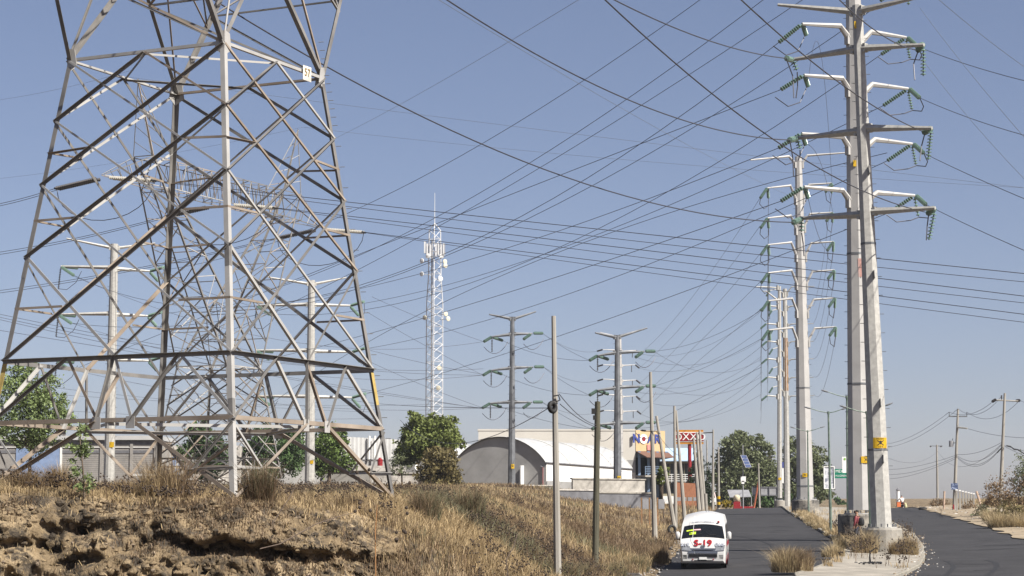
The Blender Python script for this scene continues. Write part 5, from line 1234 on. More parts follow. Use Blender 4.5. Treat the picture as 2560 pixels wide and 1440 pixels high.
brn = (pt_+.25*sl+rng.normal(size=len(x))*.16 > .09); grn = (~brn) & (fbm(x*.25+31, y*.2, 0, 3, 91)+rng.normal(size=len(x))*.1 > .30)
stw = ~brn & ~grn
grass('dry_grass', 'dense straw coloured dry grass over the field and slope', P[stw], h[stw], w_[stw], .55, M_STRAW, rng)
grass('brown_weeds', 'brown dry weeds mixed through the slope grass', P[brn], h[brn]*1.05, w_[brn], .6, M_STRAWB, rng)
grass('grey_green_weeds', 'grey green patches of weeds in the dry grass', P[grn], h[grn]*1.1, w_[grn], .5, M_GRG, rng)
# litter and short growth hanging on the eroded bank
n = 60000; x = rng.uniform(-12.6, 1.5, n); y = rng.uniform(44.2, 47.8, n); j = np.clip(np.searchsorted(ys, y), 0, len(ys)-1); pc = np.clip(np.searchsorted(pxs, x/np.maximum(ys[j], 43)*FPX+1280), 0, len(pxs)-1)
Pb = np.stack([XX[j, pc], YD[j, pc], ZD[j, pc]-.01], 1); kp = fbm(Pb[:,0]*1.1, Pb[:,2]*1.6, 0, 3, 15)+.25*np.clip((Pb[:,0]+7)/6, -.6, 1)+rng.normal(size=n)*.14 > .06
grass('bank_weeds', 'short brown weeds clinging to the eroded bank', Pb[kp], .06+.16*rng.random(kp.sum()), .01+.012*rng.random(kp.sum()), .8, M_STRAWB, rng)
kp2 = (~kp) & (rng.random(n) < .16)
grass('bank_straw', 'loose straw lying on the eroded bank', Pb[kp2], .06+.2*rng.random(kp2.sum()), .008+.01*rng.random(kp2.sum()), 1.1, M_STRAW, rng)
# right-hand verge
x, y = scatter(60000, 100, 260, 2180, 2640); kp = (x > RR(y)+5.5+1.5*fbm(x*.3, y*.2, 0, 2, 17)+rng.random(len(x))*1.2) & (fbm(x*.12, y*.09, 0, 3, 18) > -.25)
x, y = x[kp], y[kp]; P = np.stack([x, y, ground(x, y)-.02], 1)
grass('verge_grass', 'dry grass on the right hand verge', P, (.35+.45*rng.random(len(x))), .03+.03*rng.random(len(x)), .3, M_STRAW, rng)
n = 16000; y = rng.uniform(84, 190, n); f = rng.random(n); f = np.where(rng.random(n) < .55, .06+.12*f, f); x = XR(y)+(RL(y)-XR(y))*f
kp = fbm(x*.5, y*.25, 0, 3, 19)+np.where(f < .2, .35, 0)+np.where(y > 97, .06, -.25) > .10; x, y = x[kp], y[kp]
grass('median_grass', 'dry grass growing through the median pavement', np.stack([x, y, ground(x, y, False)+.12], 1), .12+.38*rng.random(len(x))**1.5, .015+.02*rng.random(len(x)), .4, M_STRAW, rng)
# seed-headed weeds, joined as growth nobody could count
def weeds(name, label, pts, hh, seeds=11, rs=.022):
    V = []; F = []; sv = []; sfc = []; mb = MB(); ms = MB()
    for p, H_ in zip(pts, hh):
        p = Vector(p); ns = random.randint(3, 6)
        for k in range(ns):
            t = random.uniform(0, 6.28); d = Vector((math.cos(t), math.sin(t), 0)); tip = p+Vector((0,0,H_*random.uniform(.7, 1)))+d*H_*random.uniform(.05, .38)
            mid = p.lerp(tip, .5)+Vector((0,0,H_*.08)); w0 = .006
            n = Vector((-d.y, d.x, 0))
            mb.add([p-n*w0, p+n*w0, mid+n*w0*.8, mid-n*w0*.8, tip], [(0,1,2,3),(3,2,4)])
            for q in range(seeds//ns+1):
                c = mid.lerp(tip, random.random())+Vector((random.uniform(-1,1), random.uniform(-1,1), random.uniform(-.6,.8)))*H_*.11; r = rs*random.uniform(.6, 1.5)
                ms.add([c+Vector(v)*r for v in ((1,0,0),(-1,0,0),(0,1,0),(0,-1,0),(0,0,1),(0,0,-1))], [(0,2,4),(2,1,4),(1,3,4),(3,0,4),(2,0,5),(1,2,5),(3,1,5),(0,3,5)])
    o = mb.build(name, M_STALK); tag(o, label, None, None, 'stuff'); o2 = ms.build('seed_heads', M_SEED); tag(o2, 'dark seed heads speckling the dry weeds', None, None, 'stuff')
pts = []; hh = []
for _ in range(2600):
    y = 47+ (110-47)*random.random()**1.3; px = random.uniform(-20, 1660); x = (px-1280)/FPX*y
    if x > XL(y)-.6: continue
    if x < -1.2 and float(face_s(x, y)) < .9: continue
    if float(fbm(x*.2+3, y*.16, 0, 3, 71)) < -.02 and random.random() < .8: continue
    if y > 75 and random.random() < .7: continue
    pts.append((x, y, gz(x, y))); hh.append(random.uniform(.3, .62) if x < -1 else random.uniform(.4, .85))
weeds('seed_weeds', 'thin dry weeds standing above the grass', pts, hh)
pts = []; hh = []
for _ in range(120):
    y = random.uniform(84, 130); x = random.choice((XR(y)+random.uniform(.2, 1.2), RL(y)-random.uniform(.3, 1.6), XR(y)+random.uniform(1, 3))); pts.append((float(x), y, gz(float(x), y)+.12)); hh.append(random.uniform(.5, 1.1))
weeds('median_weeds', 'thin dry weeds growing on the median', pts, hh, 9, .03)
# counted tufts and bushes
def tuft(name, label, px, Y, wpx, hpx, m, n=900, cat='grass tuft', seed=1, group=None, dz=0.0, lean=.45, bw=.012, m2=None):
    r2 = np.random.default_rng(seed); g = onground(px, Y); g.z += dz; k = Y/FPX
    T = thing(name, label, cat, g, group)
    rr = wpx*k/2*.55; t = r2.uniform(0, 6.283, n); q = rr*np.sqrt(r2.random(n))
    nc = 6; cl = r2.uniform(-.75, .75, (nc, 2))*rr; ch = r2.uniform(.55, 1.1, nc); ci = r2.integers(0, nc, n); q = q*.62
    P = np.stack([cl[ci, 0]+q*np.cos(t), cl[ci, 1]*.8+q*np.sin(t)*.8, 0*t-.02], 1)
    hh = ch[ci]* hpx*k*(.30+.85*r2.random(n)**1.6)*(1-.45*(q/rr)**2); V, F = blades(P, hh, bw*(.6+r2.random(n)), lean*(.5+1.3*(q/rr)), r2, dirs=t+r2.normal(size=n)*.6)
    npmesh('blades', V, F, m, T)
    if m2:
        n2 = n//2; t = r2.uniform(0, 6.283, n2); q = rr*np.sqrt(r2.random(n2)); P = np.stack([q*np.cos(t), q*np.sin(t)*.8, 0*t-.02], 1)
        V, F = blades(P, hpx*k*(.3+.6*r2.random(n2)), bw*(.6+r2.random(n2)), lean*.9, r2); npmesh('dead_stems', V, F, m2, T)
    return T
tuft('grass_tuft', 'big straw grass tuft at the bottom edge on the median tip', 1985, 80, 175, 88, M_TUFT, 3500, seed=1, dz=.1, bw=.014, m2=M_STRAWB)
tuft('grass_tuft', 'straw grass tuft between the big tuft and the person', 2082, 92, 80, 52, M_TUFT, 1500, seed=2, dz=.12)
tuft('grass_tuft', 'straw tuft in front of the round concrete footing', 2160, 96, 90, 70, M_TUFT, 2200, seed=3, dz=.12, m2=M_STRAWB)
tuft('grass_tuft', 'tuft hiding the legs of the standing person', 2104, 99, 44, 46, M_TUFT, 1300, seed=4, dz=.12)
tuft('grass_tuft', 'round tuft right of the concrete footing by the right kerb', 2272, 96, 74, 62, M_TUFT, 1800, seed=5, dz=.12, m2=M_STRAWB)
tuft('grass_tuft', 'dark straw tuft before the right half of the concrete footing', 2236, 95.5, 44, 52, M_STRAWB, 700, seed=6, dz=.12, m2=M_STRAW)
tuft('grass_tuft', 'small tuft at the foot of the tyre post', 1420, 59, 90, 80, M_GRG, 1200, seed=7, m2=M_STRAWB)
tuft('grass_mound', 'rounded straw grass mound at the right edge', 2530, 133, 150, 58, M_TUFT, 3200, seed=8, bw=.02, lean=.7)
tuft('grass_mound', 'smaller straw grass mound left of the right edge one', 2484, 146, 80, 50, M_TUFT, 1600, seed=9, bw=.02, lean=.7)
for k, (y, px) in enumerate(((112,2088),(118,2072),(124,2056),(130,2044),(136,2034),(143,2022),(150,2012),(158,2004))):
    x = float(XR(y))+.35; ppx = 1280+x/y*FPX
    tuft('kerb_grass', ('nearest','second','third','fourth','fifth','sixth','seventh','farthest')[k]+' of the grass clumps along the left kerb of the median', ppx, y, 64, 26, M_TUFT, 700, 'grass tuft', 60+k, 'grass along the kerb', .1, .5, .02)
BG = 'dry brown bushes round the tower'
for k, (px, Y, w2, h2, m, m2, lab) in enumerate(((400,48.6,210,150,M_STRAWB,M_STRAW,'tall dry brown bush hiding the rear leg of the near tower'), (650,48.3,130,155,M_STRAWB,M_GRG,'dry bush just right of the near leg of the lattice tower'), (135,49.5,110,100,M_STRAW,M_STRAWB,'pale straw fan of grass near the left edge'),
    (60,48,140,70,M_STRAWB,M_STRAW,'low brown bush in the left corner'), (300,50,120,70,M_STRAWB,M_STRAW,'brown bush left of the tall dry one'), (870,50,120,60,M_STRAW,M_STRAWB,'straw clump left of the right tower leg'), (1060,54,130,110,M_GRG,M_STRAWB,'grey green wind-bent bush right of the tower'), (1170,62,140,100,M_GRG,M_STRAWB,'green tinged weed clump below the arched warehouse'),
    (960,46.6,80,110,M_STRAW,M_STRAWB,'pale grass clump at the right leg of the lattice tower'), (1450,64,120,70,M_STRAWB,M_GRG,'brown bush right of the tyre post'), (1530,72,110,70,M_GRG,M_STRAW,'grey green clump on the slope before the van'), (1590,84,90,60,M_GRG,M_STRAW,'olive clump at the verge left of the van'), (1650,92,80,62,M_STRAW,M_STRAWB,'pale clump beside the van at the road edge'))):
    tuft('dry_bush', lab, px, Y, w2, h2, m, 1500, 'bush', 80+k, BG, 0, .38, .009, m2)
# young green sapling on the bank
g = onground(212, 46.8); T = thing('sapling', 'slender green sapling growing on top of the bank at left', 'sapling', g)
MB().path([g-Vector((0,0,.1)), W(208,1180,46.8), W(200,1100,46.8), W(206,1050,46.8)], [.025,.02,.014,.006], 6).build('stem', M_BARK, T)
rg = np.random.default_rng(5); V, F = leaf_cloud([(np.array(W(205,1070,46.8)),.16,.3),(np.array(W(200,1140,46.8)),.26,.35),(np.array(W(215,1120,46.8)),.2,.3),(np.array(W(208,1200,46.8)),.24,.3),(np.array(W(190,1180,46.8)),.2,.2)], 900, .05, rg, asp=.3, shell=.1)
npmesh('leaves', V-np.array(g), F, LFG, T)
# bare twigs and a thistle in the foreground
def twig(label, pts, r):
    o = MB().path(pts, r, 5).build('dead_branch', mat('dead_wood', (.12,.09,.07), .9, 0, .3, 5)); tag(o, label, 'branch')
twig('long bare dead branch arching over the eroded bank', [W(650,1372,44.4), W(700,1360,44.6), W(790,1310,45), W(850,1290,45.4), W(885,1282,45.8)], [.012,.014,.012,.009,.005])
twig('bare dead branch leaning up from the bank towards the tower', [W(680,1310,45.5), W(720,1250,45.6), W(750,1195,45.8)], [.012,.010,.005])
twig('crooked blackened stem standing in the slope weeds', [W(1270,1440,47), W(1265,1400,47), W(1285,1365,47.1), W(1293,1335,47.2)], [.014,.012,.010,.006])
g = onground(940, 45.6); T = thing('thistle', 'tall orange stemmed thistle with black seed heads at the bank', 'weed', g)
MB().path([g-Vector((0,0,.1)), W(938,1330,45.4), W(943,1262,45.4)], [.02,.014,.008], 6).build('stem', mat('orange_stem', (.36,.19,.08), .8), T)
b = MB(); hd_ = MB()
for k in range(22):
    e = W(943+random.uniform(-75,85), 1240+random.uniform(-80,120), 45.4+random.uniform(-.3,.3)); s_0 = W(940, 1262+random.uniform(0,110), 45.4); b.path([s_0, s_0.lerp(e, .6)+Vector((0,0,-.05)), e], [.006,.004,.003], 4)
    hd_.lathe(e-Vector((0,0,.03)), (random.uniform(-.4,.4),0,1), [(0,.01),(.02,.035),(.05,.035),(.08,.01)], 7)
tag(b.build('twigs', M_STALK, T), kind='stuff'); tag(hd_.build('seed_heads', M_SEED, T), kind='stuff')

# ------------------------------------------------------------------ minibus
M_VANW = mat('white_van_paint', (.56,.555,.54), .28, 0, .05, 1.5, spec=.5)
M_VANR = mat('red_van_lettering', (.30,.008,.015), .4); M_CHROME = mat('bluish_chrome', (.25,.28,.36), .2, .6, .1, 4); M_LENS = mat('headlamp_lens', (.26,.27,.29), .12, .2, .4, 9, spec=.7)
M_LIME = mat('lime_card', (.55,.75,.05), .5); M_PINKC = mat('pink_card', (.7,.42,.45), .5); M_GREYL = mat('grey_lettering', (.32,.34,.40), .5); M_RIM = mat('dark_red_wheel', (.30,.02,.03), .4)
vY = 88.2; vb = onground(1747, vY); vz = float(ground(vb.x, vY, False))+.012
VAN = thing('minibus', 'white high roofed minibus driving towards the viewer, S-19 in red on its front', 'minibus', (vb.x, vY-2.0, vz-.05))
VAN.rotation_euler = (math.atan(.029), 0, -math.atan(.125))
VL = Vector(VAN.location)
def zt(y): return float(np.interp(y, [0,.03,.08,.20,.34,.60,.95,1.2,1.5,2.0,3.5,5.0,5.25,5.38], [.66,.80,.95,1.11,1.27,1.51,1.83,2.04,2.17,2.27,2.29,2.26,2.12,1.7]))
def zbv(y): return float(np.interp(y, [0,.12,5.3,5.38], [.34,.24,.26,.4]))
def hwv(z, y): return float(np.interp(z, [.2,.5,.95,1.3,1.8,2.1,2.3], [.90,.935,.94,.93,.88,.80,.68]))*float(np.interp(y, [0,.05,.15,.4,5.2,5.38], [.90,.945,.985,1,1,.96]))
def VS(y, f): z = zt(y)-.075*(zt(y)-zbv(y))*f*f; return Vector((f*hwv(z, y), y, z))
sy = [0,.015,.03,.055,.08,.13,.2,.27,.34,.45,.6,.78,.95,1.08,1.2,1.35,1.5,1.75,2.0,2.6,3.5,4.3,5.0,5.15,5.25,5.33,5.38]
b = MB(); NT = 10; NF = 12
for y in sy:
    row = []
    z0, z1 = zbv(y), zt(y)-.075*(zt(y)-zbv(y))
    for k in range(NT): z = z0+(z1-z0)*k/NT; row.append(Vector((-hwv(z, y), y, z)))
    for k in range(NF+1): row.append(VS(y, -1+2*k/NF))
    for k in range(NT-1, -1, -1): z = z0+(z1-z0)*k/NT; row.append(Vector((hwv(z, y), y, z)))
    b.v += [tuple(p+VL) for p in row]
m_ = 2*NT+NF+1
for i in range(len(sy)-1):
    for k in range(m_): b.f.append((i*m_+k, i*m_+(k+1)%m_, (i+1)*m_+(k+1)%m_, (i+1)*m_+k))
b.f += [tuple(range(m_-1, -1, -1)), tuple((len(sy)-1)*m_+k for k in range(m_))]
body = b.build('body', M_VANW, VAN, True)
md = body.modifiers.new('edges', 'EDGE_SPLIT'); md.split_angle = R(38)
def vpatch(nm, y0, y1, f0, f1, m, par=VAN, off=.012, ny_=6, nf=8, shape=None):
    b = MB()
    for i in range(ny_+1):
        for k in range(nf+1):
            y = y0+(y1-y0)*i/ny_; f = f0+(f1-f0)*k/nf
            if shape: y, f = shape(i/ny_, k/nf)
            p = VS(y, f); b.v.append(tuple(p+Vector((0,-.75,.66))*off+VL))
    for i in range(ny_):
        for k in range(nf): a = i*(nf+1)+k; b.f.append((a, a+1, a+nf+2, a+nf+1))
    return b.build(nm, m, par, True)
wsd = vpatch('windscreen', .37, .93, -.9, .9, M_WIND, shape=lambda t, s: (.37+.56*t, (-1+2*s)*(.95-.06*t)))
for nm, x0, x1, y0, y1, m in (('lime_route_card', -.62, -.33, .50, .60, M_LIME), ('lime_strip_card', -.76, -.45, .66, .71, M_LIME), ('pink_strip_card', -.43, -.12, .665, .715, M_PINKC)):
    vpatch(nm, y0, y1, x0, x1, m, wsd, .02, 2, 2)
def vtext(nm, tx, y, f, sz, m, par, off=.02, tilt=None, al='CENTER', bold=0.0):
    p = VS(y, f); q = VS(y+.03, f); up = (q-p).normalized(); r = Vector((1,0,0)); n = r.cross(up); n = n if n.y < 0 else -n
    p = p+n*off
    return text_mesh(nm, tx, sz, m, par, Matrix(((r.x,up.x,n.x,p.x),(r.y,up.y,n.y,p.y),(r.z,up.z,n.z,p.z),(0,0,0,1))), .003, al, bold)
vtext('route_number', 'S-19', .15, 0, .42, M_VANR, VAN, .03, bold=.012)
vtext('fleet_number', '219', .13, -.80, .24, M_GREYL, VAN, .045, bold=.006); vtext('fleet_number', '060', .13, .74, .24, M_GREYL, VAN, .045, bold=.006)
for tx, f in (('SAN', -.42), ('LORENZO', -.12), ('PUEBLA', .30)): vtext('route_lettering', tx, 1.03, f, .125, M_GREYL, VAN, .025)
vtext('card_lettering', 'RUTA', .55, -.475, .1, M_BLACK, wsd, .026)
p = VS(.075, 0)+Vector((0,-.02,0))
em = MB().path([p+VL+Vector((.085*math.cos(t*.524), -.01, .06*math.sin(t*.524))) for t in range(13)], .010, 5)
em.path([p+VL+Vector((.03*math.cos(t*.524), -.012, .055*math.sin(t*.524))) for t in range(13)], .008, 5).path([p+VL+Vector((.06*math.cos(t*.524), -.012, .03+.02*math.sin(t*.524))) for t in range(13)], .008, 5).build('badge', M_CHROME, VAN)
def vb(nm, x0, x1, z0, z1, y, m, par=VAN, dp=.05): return MB().box(Vector(((x0+x1)/2, y, (z0+z1)/2))+VL, x1-x0, dp, z1-z0).build(nm, m, par)
grl = vb('grille', -.52, .52, .74, .86, .03, M_CHROME); vb('grille_slot', -.42, .42, .775, .80, 0.0, M_DARK, grl, .03)
vb('grille_bar', -.60, .60, .655, .73, .0, M_CHROME)
intake = vb('bumper_intake', -.58, .58, .50, .62, -.005, M_DARK)
vb('number_plate', -.155, .155, .40, .50, -.02, M_WHITE)
vb('lower_grille', -.36, .36, .335, .375, .01, M_DARK, VAN, .04)
for sx in (-1, 1):
    q = [VS(.022, sx*.56), VS(.035, sx*.985), VS(.16, sx*.985), VS(.09, sx*.60)]
    q = [Vector((p.x, p.y-.035, p.z)) for p in q]
    hl = MB().slab(*([p+VL for p in (q if sx > 0 else [q[1], q[0], q[3], q[2]])]), .05).build('headlight', M_LENS, VAN)
    vb('fog_lamp_recess', *sorted((sx*.66, sx*.82)), .42, .58, .03, M_DARK, VAN, .06)
    MB().lathe(VL+Vector((sx*.42, .0, .40)), (0,-1,0), [(0,.03),(.03,.03)], 8).build('red_reflector', M_RED, VAN)
    p = Vector((sx*1.06, .62, 1.36)); mr = MB().lathe(p-Vector((0,0,.17))+VL, (0,0,1), [(0,.05),(.05,.10),(.27,.10),(.33,.05)], 10).build('wing_mirror', M_VANW, VAN, True)
    MB().tube(VL+Vector((sx*.9,.62,1.28)), VL+Vector((sx*1.04,.62,1.28)), .03, n=6).build('mirror_arm', M_BLACK, mr)
    # side windows, stripe and wheels
    for y0, y1 in ((.80,1.45),(1.52,2.55),(2.62,3.65),(3.72,4.75)):
        s = sx*.012; pp = [Vector((sx*hwv(z, y)+s, y, z)) for y, z in ((y0+(.30 if y0 == .8 else 0),1.28),(y1,1.28),(y1,1.80),(y0+(.42 if y0 == .8 else 0),1.72))]
        if sx < 0: pp = pp[::-1]
        MB().slab(*[q+VL for q in pp], .004).build('side_window', M_WIND, VAN)
    pp = [Vector((sx*(hwv(z, 2)+.008), y, z)) for y, z in ((1.3,.86),(5.0,.86),(5.0,1.06),(1.3,1.06))]
    if sx < 0: pp = pp[::-1]
    MB().slab(*[q+VL for q in pp], .004).build('red_side_stripe', M_VANR, VAN)
    for y in (1.05, 3.75):
        c = VL+Vector((sx*.72, y, .34)); wl_ = MB().lathe(c, (sx,0,0), [(0,.30),(.02,.335),(.19,.335),(.215,.29)], 18).build('wheel', M_BLACK, VAN, True)
        MB().lathe(c+Vector((sx*.205,0,0)), (sx,0,0), [(0,.20),(.02,.19),(.025,.06)], 12).build('rim', M_RIM, wl_)
        MB().lathe(VL+Vector((sx*.925, y, .36)), (sx,0,0), [(0,.40),(.012,.40)], 16).build('wheel_arch', M_DARK, VAN)
for x0, x1 in ((-.55,-.05),(.1,.6)): MB().path([VL+VS(.39,x0)+Vector((0,-.03,.02)), VL+VS(.46,(x0+x1)/2)+Vector((0,-.03,.02)), VL+VS(.50,x1)+Vector((0,-.03,.02))], .009, 4).build('wiper', M_BLACK, VAN)
for sx in (-1,1):
    for y in (1.48, 2.58): MB().path([VL+Vector((sx*(hwv(z, y)+.004), y, z)) for z in (.4,.8,1.2)], .008, 4).build('door_seam', M_DARK, VAN)
MB().lathe(VL+Vector((.62,1.02,1.88)), (0,-.6,.8), [(0,.05),(.05,.05),(.08,.02)], 8).build('marker_lamp', M_RED, VAN)
MB().path([VL+VS(.0,-.42)+Vector((0,-.03,0)), VL+VS(.3,-.46)+Vector((0,-.10,.05)), VL+VS(.95,-.42)+Vector((0,-.12,.25)), VL+VS(1.1,-.42)+Vector((0,-.1,.22))], .008, 4).build('radio_aerial', M_WHITE, VAN)
MB().path([VL+Vector((x, 2.0, z)) for x, z in ((.1,2.28),(.1,2.36),(.2,2.36),(.2,2.28))], .012, 4).build('roof_vent', M_GALV, VAN)

# ------------------------------------------------------------------ people
def skin_mesh(name, nodes, edges, m, parent, root=0, sub=2):
    me = bpy.data.meshes.new(name); me.from_pydata([n[0] for n in nodes], edges, []); o = bpy.data.objects.new(name, me); COL.objects.link(o); o.parent = parent
    o.modifiers.new('Skin', 'SKIN'); sl = me.skin_vertices[0].data
    for i, n in enumerate(nodes): sl[i].radius = n[1] if isinstance(n[1], tuple) else (n[1], n[1]); sl[i].use_root = (i == root)
    o.modifiers.new('Sub', 'SUBSURF').levels = sub; o.modifiers['Sub'].render_levels = sub; me.materials.append(m); o.modifiers['Skin'].use_smooth_shade = True
    return o
M_SKINP = mat('brown_skin', (.30,.17,.11), .6); M_MAROON = mat('maroon_sweater', (.22,.05,.06), .85, 0, .2, 6); M_JEANS = mat('dark_blue_trousers', (.035,.04,.06), .85, 0, .2, 6); M_PACK = mat('black_nylon', (.02,.02,.022), .7, 0, .3, 6); M_HAIR = mat('black_hair', (.012,.010,.009), .6); M_SHIRT = mat('white_shirt', (.7,.7,.68), .8)
def hand(nodes, edges, wi, wrist, d, side, sc=1.0):
    """palm with five unequal slightly curled fingers; d = pointing direction"""
    w = Vector(wrist); d = Vector(d).normalized(); s = Vector(side).normalized(); n = d.cross(s).normalized()
    nodes.append((w+d*.05*sc, (.038*sc, .018*sc))); pi = len(nodes)-1; edges.append((wi, pi))
    for k, ln in enumerate((.070,.080,.075,.058)):
        a = w+d*.095*sc+s*(k-1.5)*.021*sc; b_ = a+(d*.7+n*.35)*ln*.55*sc; c = b_+(d*.25+n*.6)*ln*.5*sc
        nodes += [(a, .010*sc), (b_, .009*sc), (c, .007*sc)]; q = len(nodes)-3; edges += [(pi, q), (q, q+1), (q+1, q+2)]
    a = w+d*.035*sc-s*.045*sc; b_ = a+(d*.6-s*.25+n*.4)*.05*sc; nodes += [(a, .012*sc), (b_, .009*sc)]; q = len(nodes)-2; edges += [(pi, q), (q, q+1)]
pb = onground(2144, 103.5); pz = float(ground(pb.x, 103.5, False))+.15
PER = thing('person', 'person in maroon sweater and dark trousers with a black backpack beside the monopole', 'person', (pb.x, 103.5, pz)); PER.rotation_euler = (0, 0, R(152))
# local frame: faces +x, left is +y
nd = [((0,0,.93),(.13,.10)), ((0,0,1.10),(.12,.10)), ((.01,0,1.30),(.15,.10)), ((0,0,1.42),(.10,.08)), ((.01,0,1.49),.052), ((.03,0,1.56),.075), ((.04,0,1.64),.085), ((.03,0,1.69),.06)]
ed = [(i, i+1) for i in range(7)]
jn = {}
for s in (1, -1):
    k = len(nd); nd += [((0,s*.17,1.38),.06), ((-.03+.06*s,s*.23,1.13),.045), ((.08*s+.03,s*.22,.90),.03)]; ed += [(3,k),(k,k+1),(k+1,k+2)]; jn[s] = k+2
    hand(nd, ed, k+2, nd[k+2][0], (.15,0,-1), (1,0,0))
    k = len(nd); nd += [((.0,s*.09,.86),.085), ((.03+.05*s,s*.10,.48),.060), ((.0+.08*s-.02,s*.10,.10),.042), ((.0+.08*s+.12,s*.11,.05),.035)]; ed += [(0,k),(k,k+1),(k+1,k+2),(k+2,k+3)]
skin_mesh('body', nd, ed, M_SKINP, PER)
tn = [((0,0,.95),(.15,.12)), ((0,0,.88),(.13,.12))]; te = [(0,1)]
for s in (1, -1):
    k = len(tn); tn += [((0,s*.09,.82),.10), ((.03+.05*s,s*.10,.48),.075), ((.08*s-.02,s*.10,.11),.065)]; te += [(1,k),(k,k+1),(k+1,k+2)]
skin_mesh('trousers', tn, te, M_JEANS, PER)
sn = [((0,0,.90),(.145,.12)), ((0,0,1.12),(.145,.125)), ((.01,0,1.30),(.17,.125)), ((0,0,1.43),(.10,.09))]; se = [(0,1),(1,2),(2,3)]
for s in (1, -1):
    k = len(sn); sn += [((0,s*.18,1.37),.08), ((-.03+.06*s,s*.235,1.13),.063), ((.08*s+.025,s*.222,.93),.045)]; se += [(2,k),(k,k+1),(k+1,k+2)]
skin_mesh('sweater', sn, se, M_MAROON, PER)
for s in (1, -1): skin_mesh('shoe', [((.08*s-.04,s*.10,.06),.055), ((.08*s+.12,s*.11,.04),.042)], [(0,1)], M_BLACK, PER)
skin_mesh('hair', [((.0,0,1.60),.075), ((.015,0,1.68),.095), ((.03,0,1.73),.07)], [(0,1),(1,2)], M_HAIR, PER)
fm = MB()
for yy in (-.03,.03): fm.lathe(Vector((.118,yy,1.645))+PER.location, (1,0,0), [(0,.012),(.008,.010)], 6)
fm.build('eyes', M_HAIR, PER); MB().lathe(Vector((.112,0,1.63))+PER.location, (.6,0,-.6), [(0,.012),(.03,.018),(.04,.006)], 6).build('nose', M_SKINP, PER)
for yy in (-.088,.088): MB().lathe(Vector((.03,yy,1.62))+PER.location, (0,1 if yy > 0 else -1,0), [(-.01,.03),(.012,.026)], 8).build('ear', M_SKINP, PER)
skin_mesh('face_mask', [((.085,0,1.575),(.05,.06)), ((.098,0,1.605),(.045,.05))], [(0,1)], M_PACK, PER)
bp = skin_mesh('backpack', [((-.19,0,.92),(.13,.17)), ((-.22,0,1.12),(.15,.19)), ((-.18,0,1.38),(.11,.17))], [(0,1),(1,2)], M_PACK, PER)
for s in (1, -1): MB().path([Vector(q)+PER.location for q in ((-.12,s*.11,1.40),(.03,s*.11,1.46),(.15,s*.11,1.30),(.10,s*.15,1.05),(-.10,s*.15,.98))], .022, 5).build('strap', M_PACK, bp)

# rider on a loaded motorcycle
mY = 236; mbp = onground(2254, mY); mz = mbp.z
MOT = thing('motorcycle', 'loaded motorcycle with orange crate and pale sacks on the far right shoulder', 'motorcycle', (mbp.x, mY, mz+.0)); MOT.rotation_euler = (0, 0, R(8)); ML = Vector(MOT.location)
for y in (-.62, .68): 
    wl_ = MB().path([ML+Vector((0, y+.27*math.cos(t*.3927), .30+.27*math.sin(t*.3927))) for t in range(17)], .045, 6).build('wheel', M_BLACK, MOT)
    MB().lathe(ML+Vector((-.05,y,.30)), (1,0,0), [(0,.09),(.1,.09)], 10).build('hub', M_GALV, wl_)
MB().path([ML+Vector(q) for q in ((0,.68,.30),(0,.45,.75),(0,.40,.98))], .04, 6).path([ML+Vector(q) for q in ((0,-.62,.30),(0,-.1,.36),(0,.3,.42),(0,.42,.8))], .05, 6).build('frame', M_RED, MOT)
MB().box(ML+Vector((0,.12,.78)), .26, .46, .2).build('tank', M_RED, MOT); MB().box(ML+Vector((0,-.35,.78)), .26, .55, .1).build('seat', M_BLACK, MOT); MB().box(ML+Vector((0,.05,.45)), .28, .4, .3).build('engine', M_DARK, MOT)
MB().tube(ML+Vector((-.38,.36,1.02)), ML+Vector((.38,.36,1.02)), .02, n=6).build('handlebar', M_BLACK, MOT)
MB().lathe(ML+Vector((0,-.72,.72)), (0,-1,0), [(0,.05),(.05,.05)], 8).build('tail_lamp', M_RED, MOT)
o = MB().box(ML+Vector((-.42,-.5,.62)), .42, .5, .5).box(ML+Vector((-.42,-.5,.89)), .45, .53, .05).build('crate', mat('orange_plastic', (.62,.16,.05), .5)); tag(o, 'orange plastic crate slung on the motorcycle', 'crate')
o = skin_mesh('sack', [(tuple(ML+Vector((.38,-.5,.15))),(.2,.2)), (tuple(ML+Vector((.36,-.5,.5))),(.19,.2)), (tuple(ML+Vector((.30,-.5,.85))),(.12,.14))], [(0,1),(1,2)], mat('pale_olive_sack', (.45,.43,.25), .9, 0, .2, 5), None); tag(o, 'pale olive sack hanging on the right of the motorcycle', 'sack')
RID = thing('person', 'rider in a white shirt sitting on the loaded motorcycle', 'person', (mbp.x, mY, mz)); RID.rotation_euler = (0, 0, R(8))
nd = [((0,-.3,.88),(.13,.11)), ((0,-.24,1.1),(.13,.1)), ((0,-.18,1.3),(.16,.1)), ((0,-.16,1.4),(.08,.07)), ((0,-.13,1.47),.05), ((0,-.10,1.56),.085), ((0,-.10,1.64),.075)]
ed = [(i, i+1) for i in range(6)]
for s in (1, -1):
    k = len(nd); nd += [((s*.18,-.16,1.34),.06), ((s*.32,.05,1.16),.045), ((s*.34,.30,1.04),.032)]; ed += [(3,k),(k,k+1),(k+1,k+2)]; hand(nd, ed, k+2, nd[k+2][0], (0,1,-.1), (s,0,0))
    k = len(nd); nd += [((s*.12,-.26,.84),.085), ((s*.2,.12,.72),.065), ((s*.19,-.02,.34),.045), ((s*.19,.1,.30),.035)]; ed += [(0,k),(k,k+1),(k+1,k+2),(k+2,k+3)]
skin_mesh('body', nd, ed, M_SKINP, RID)
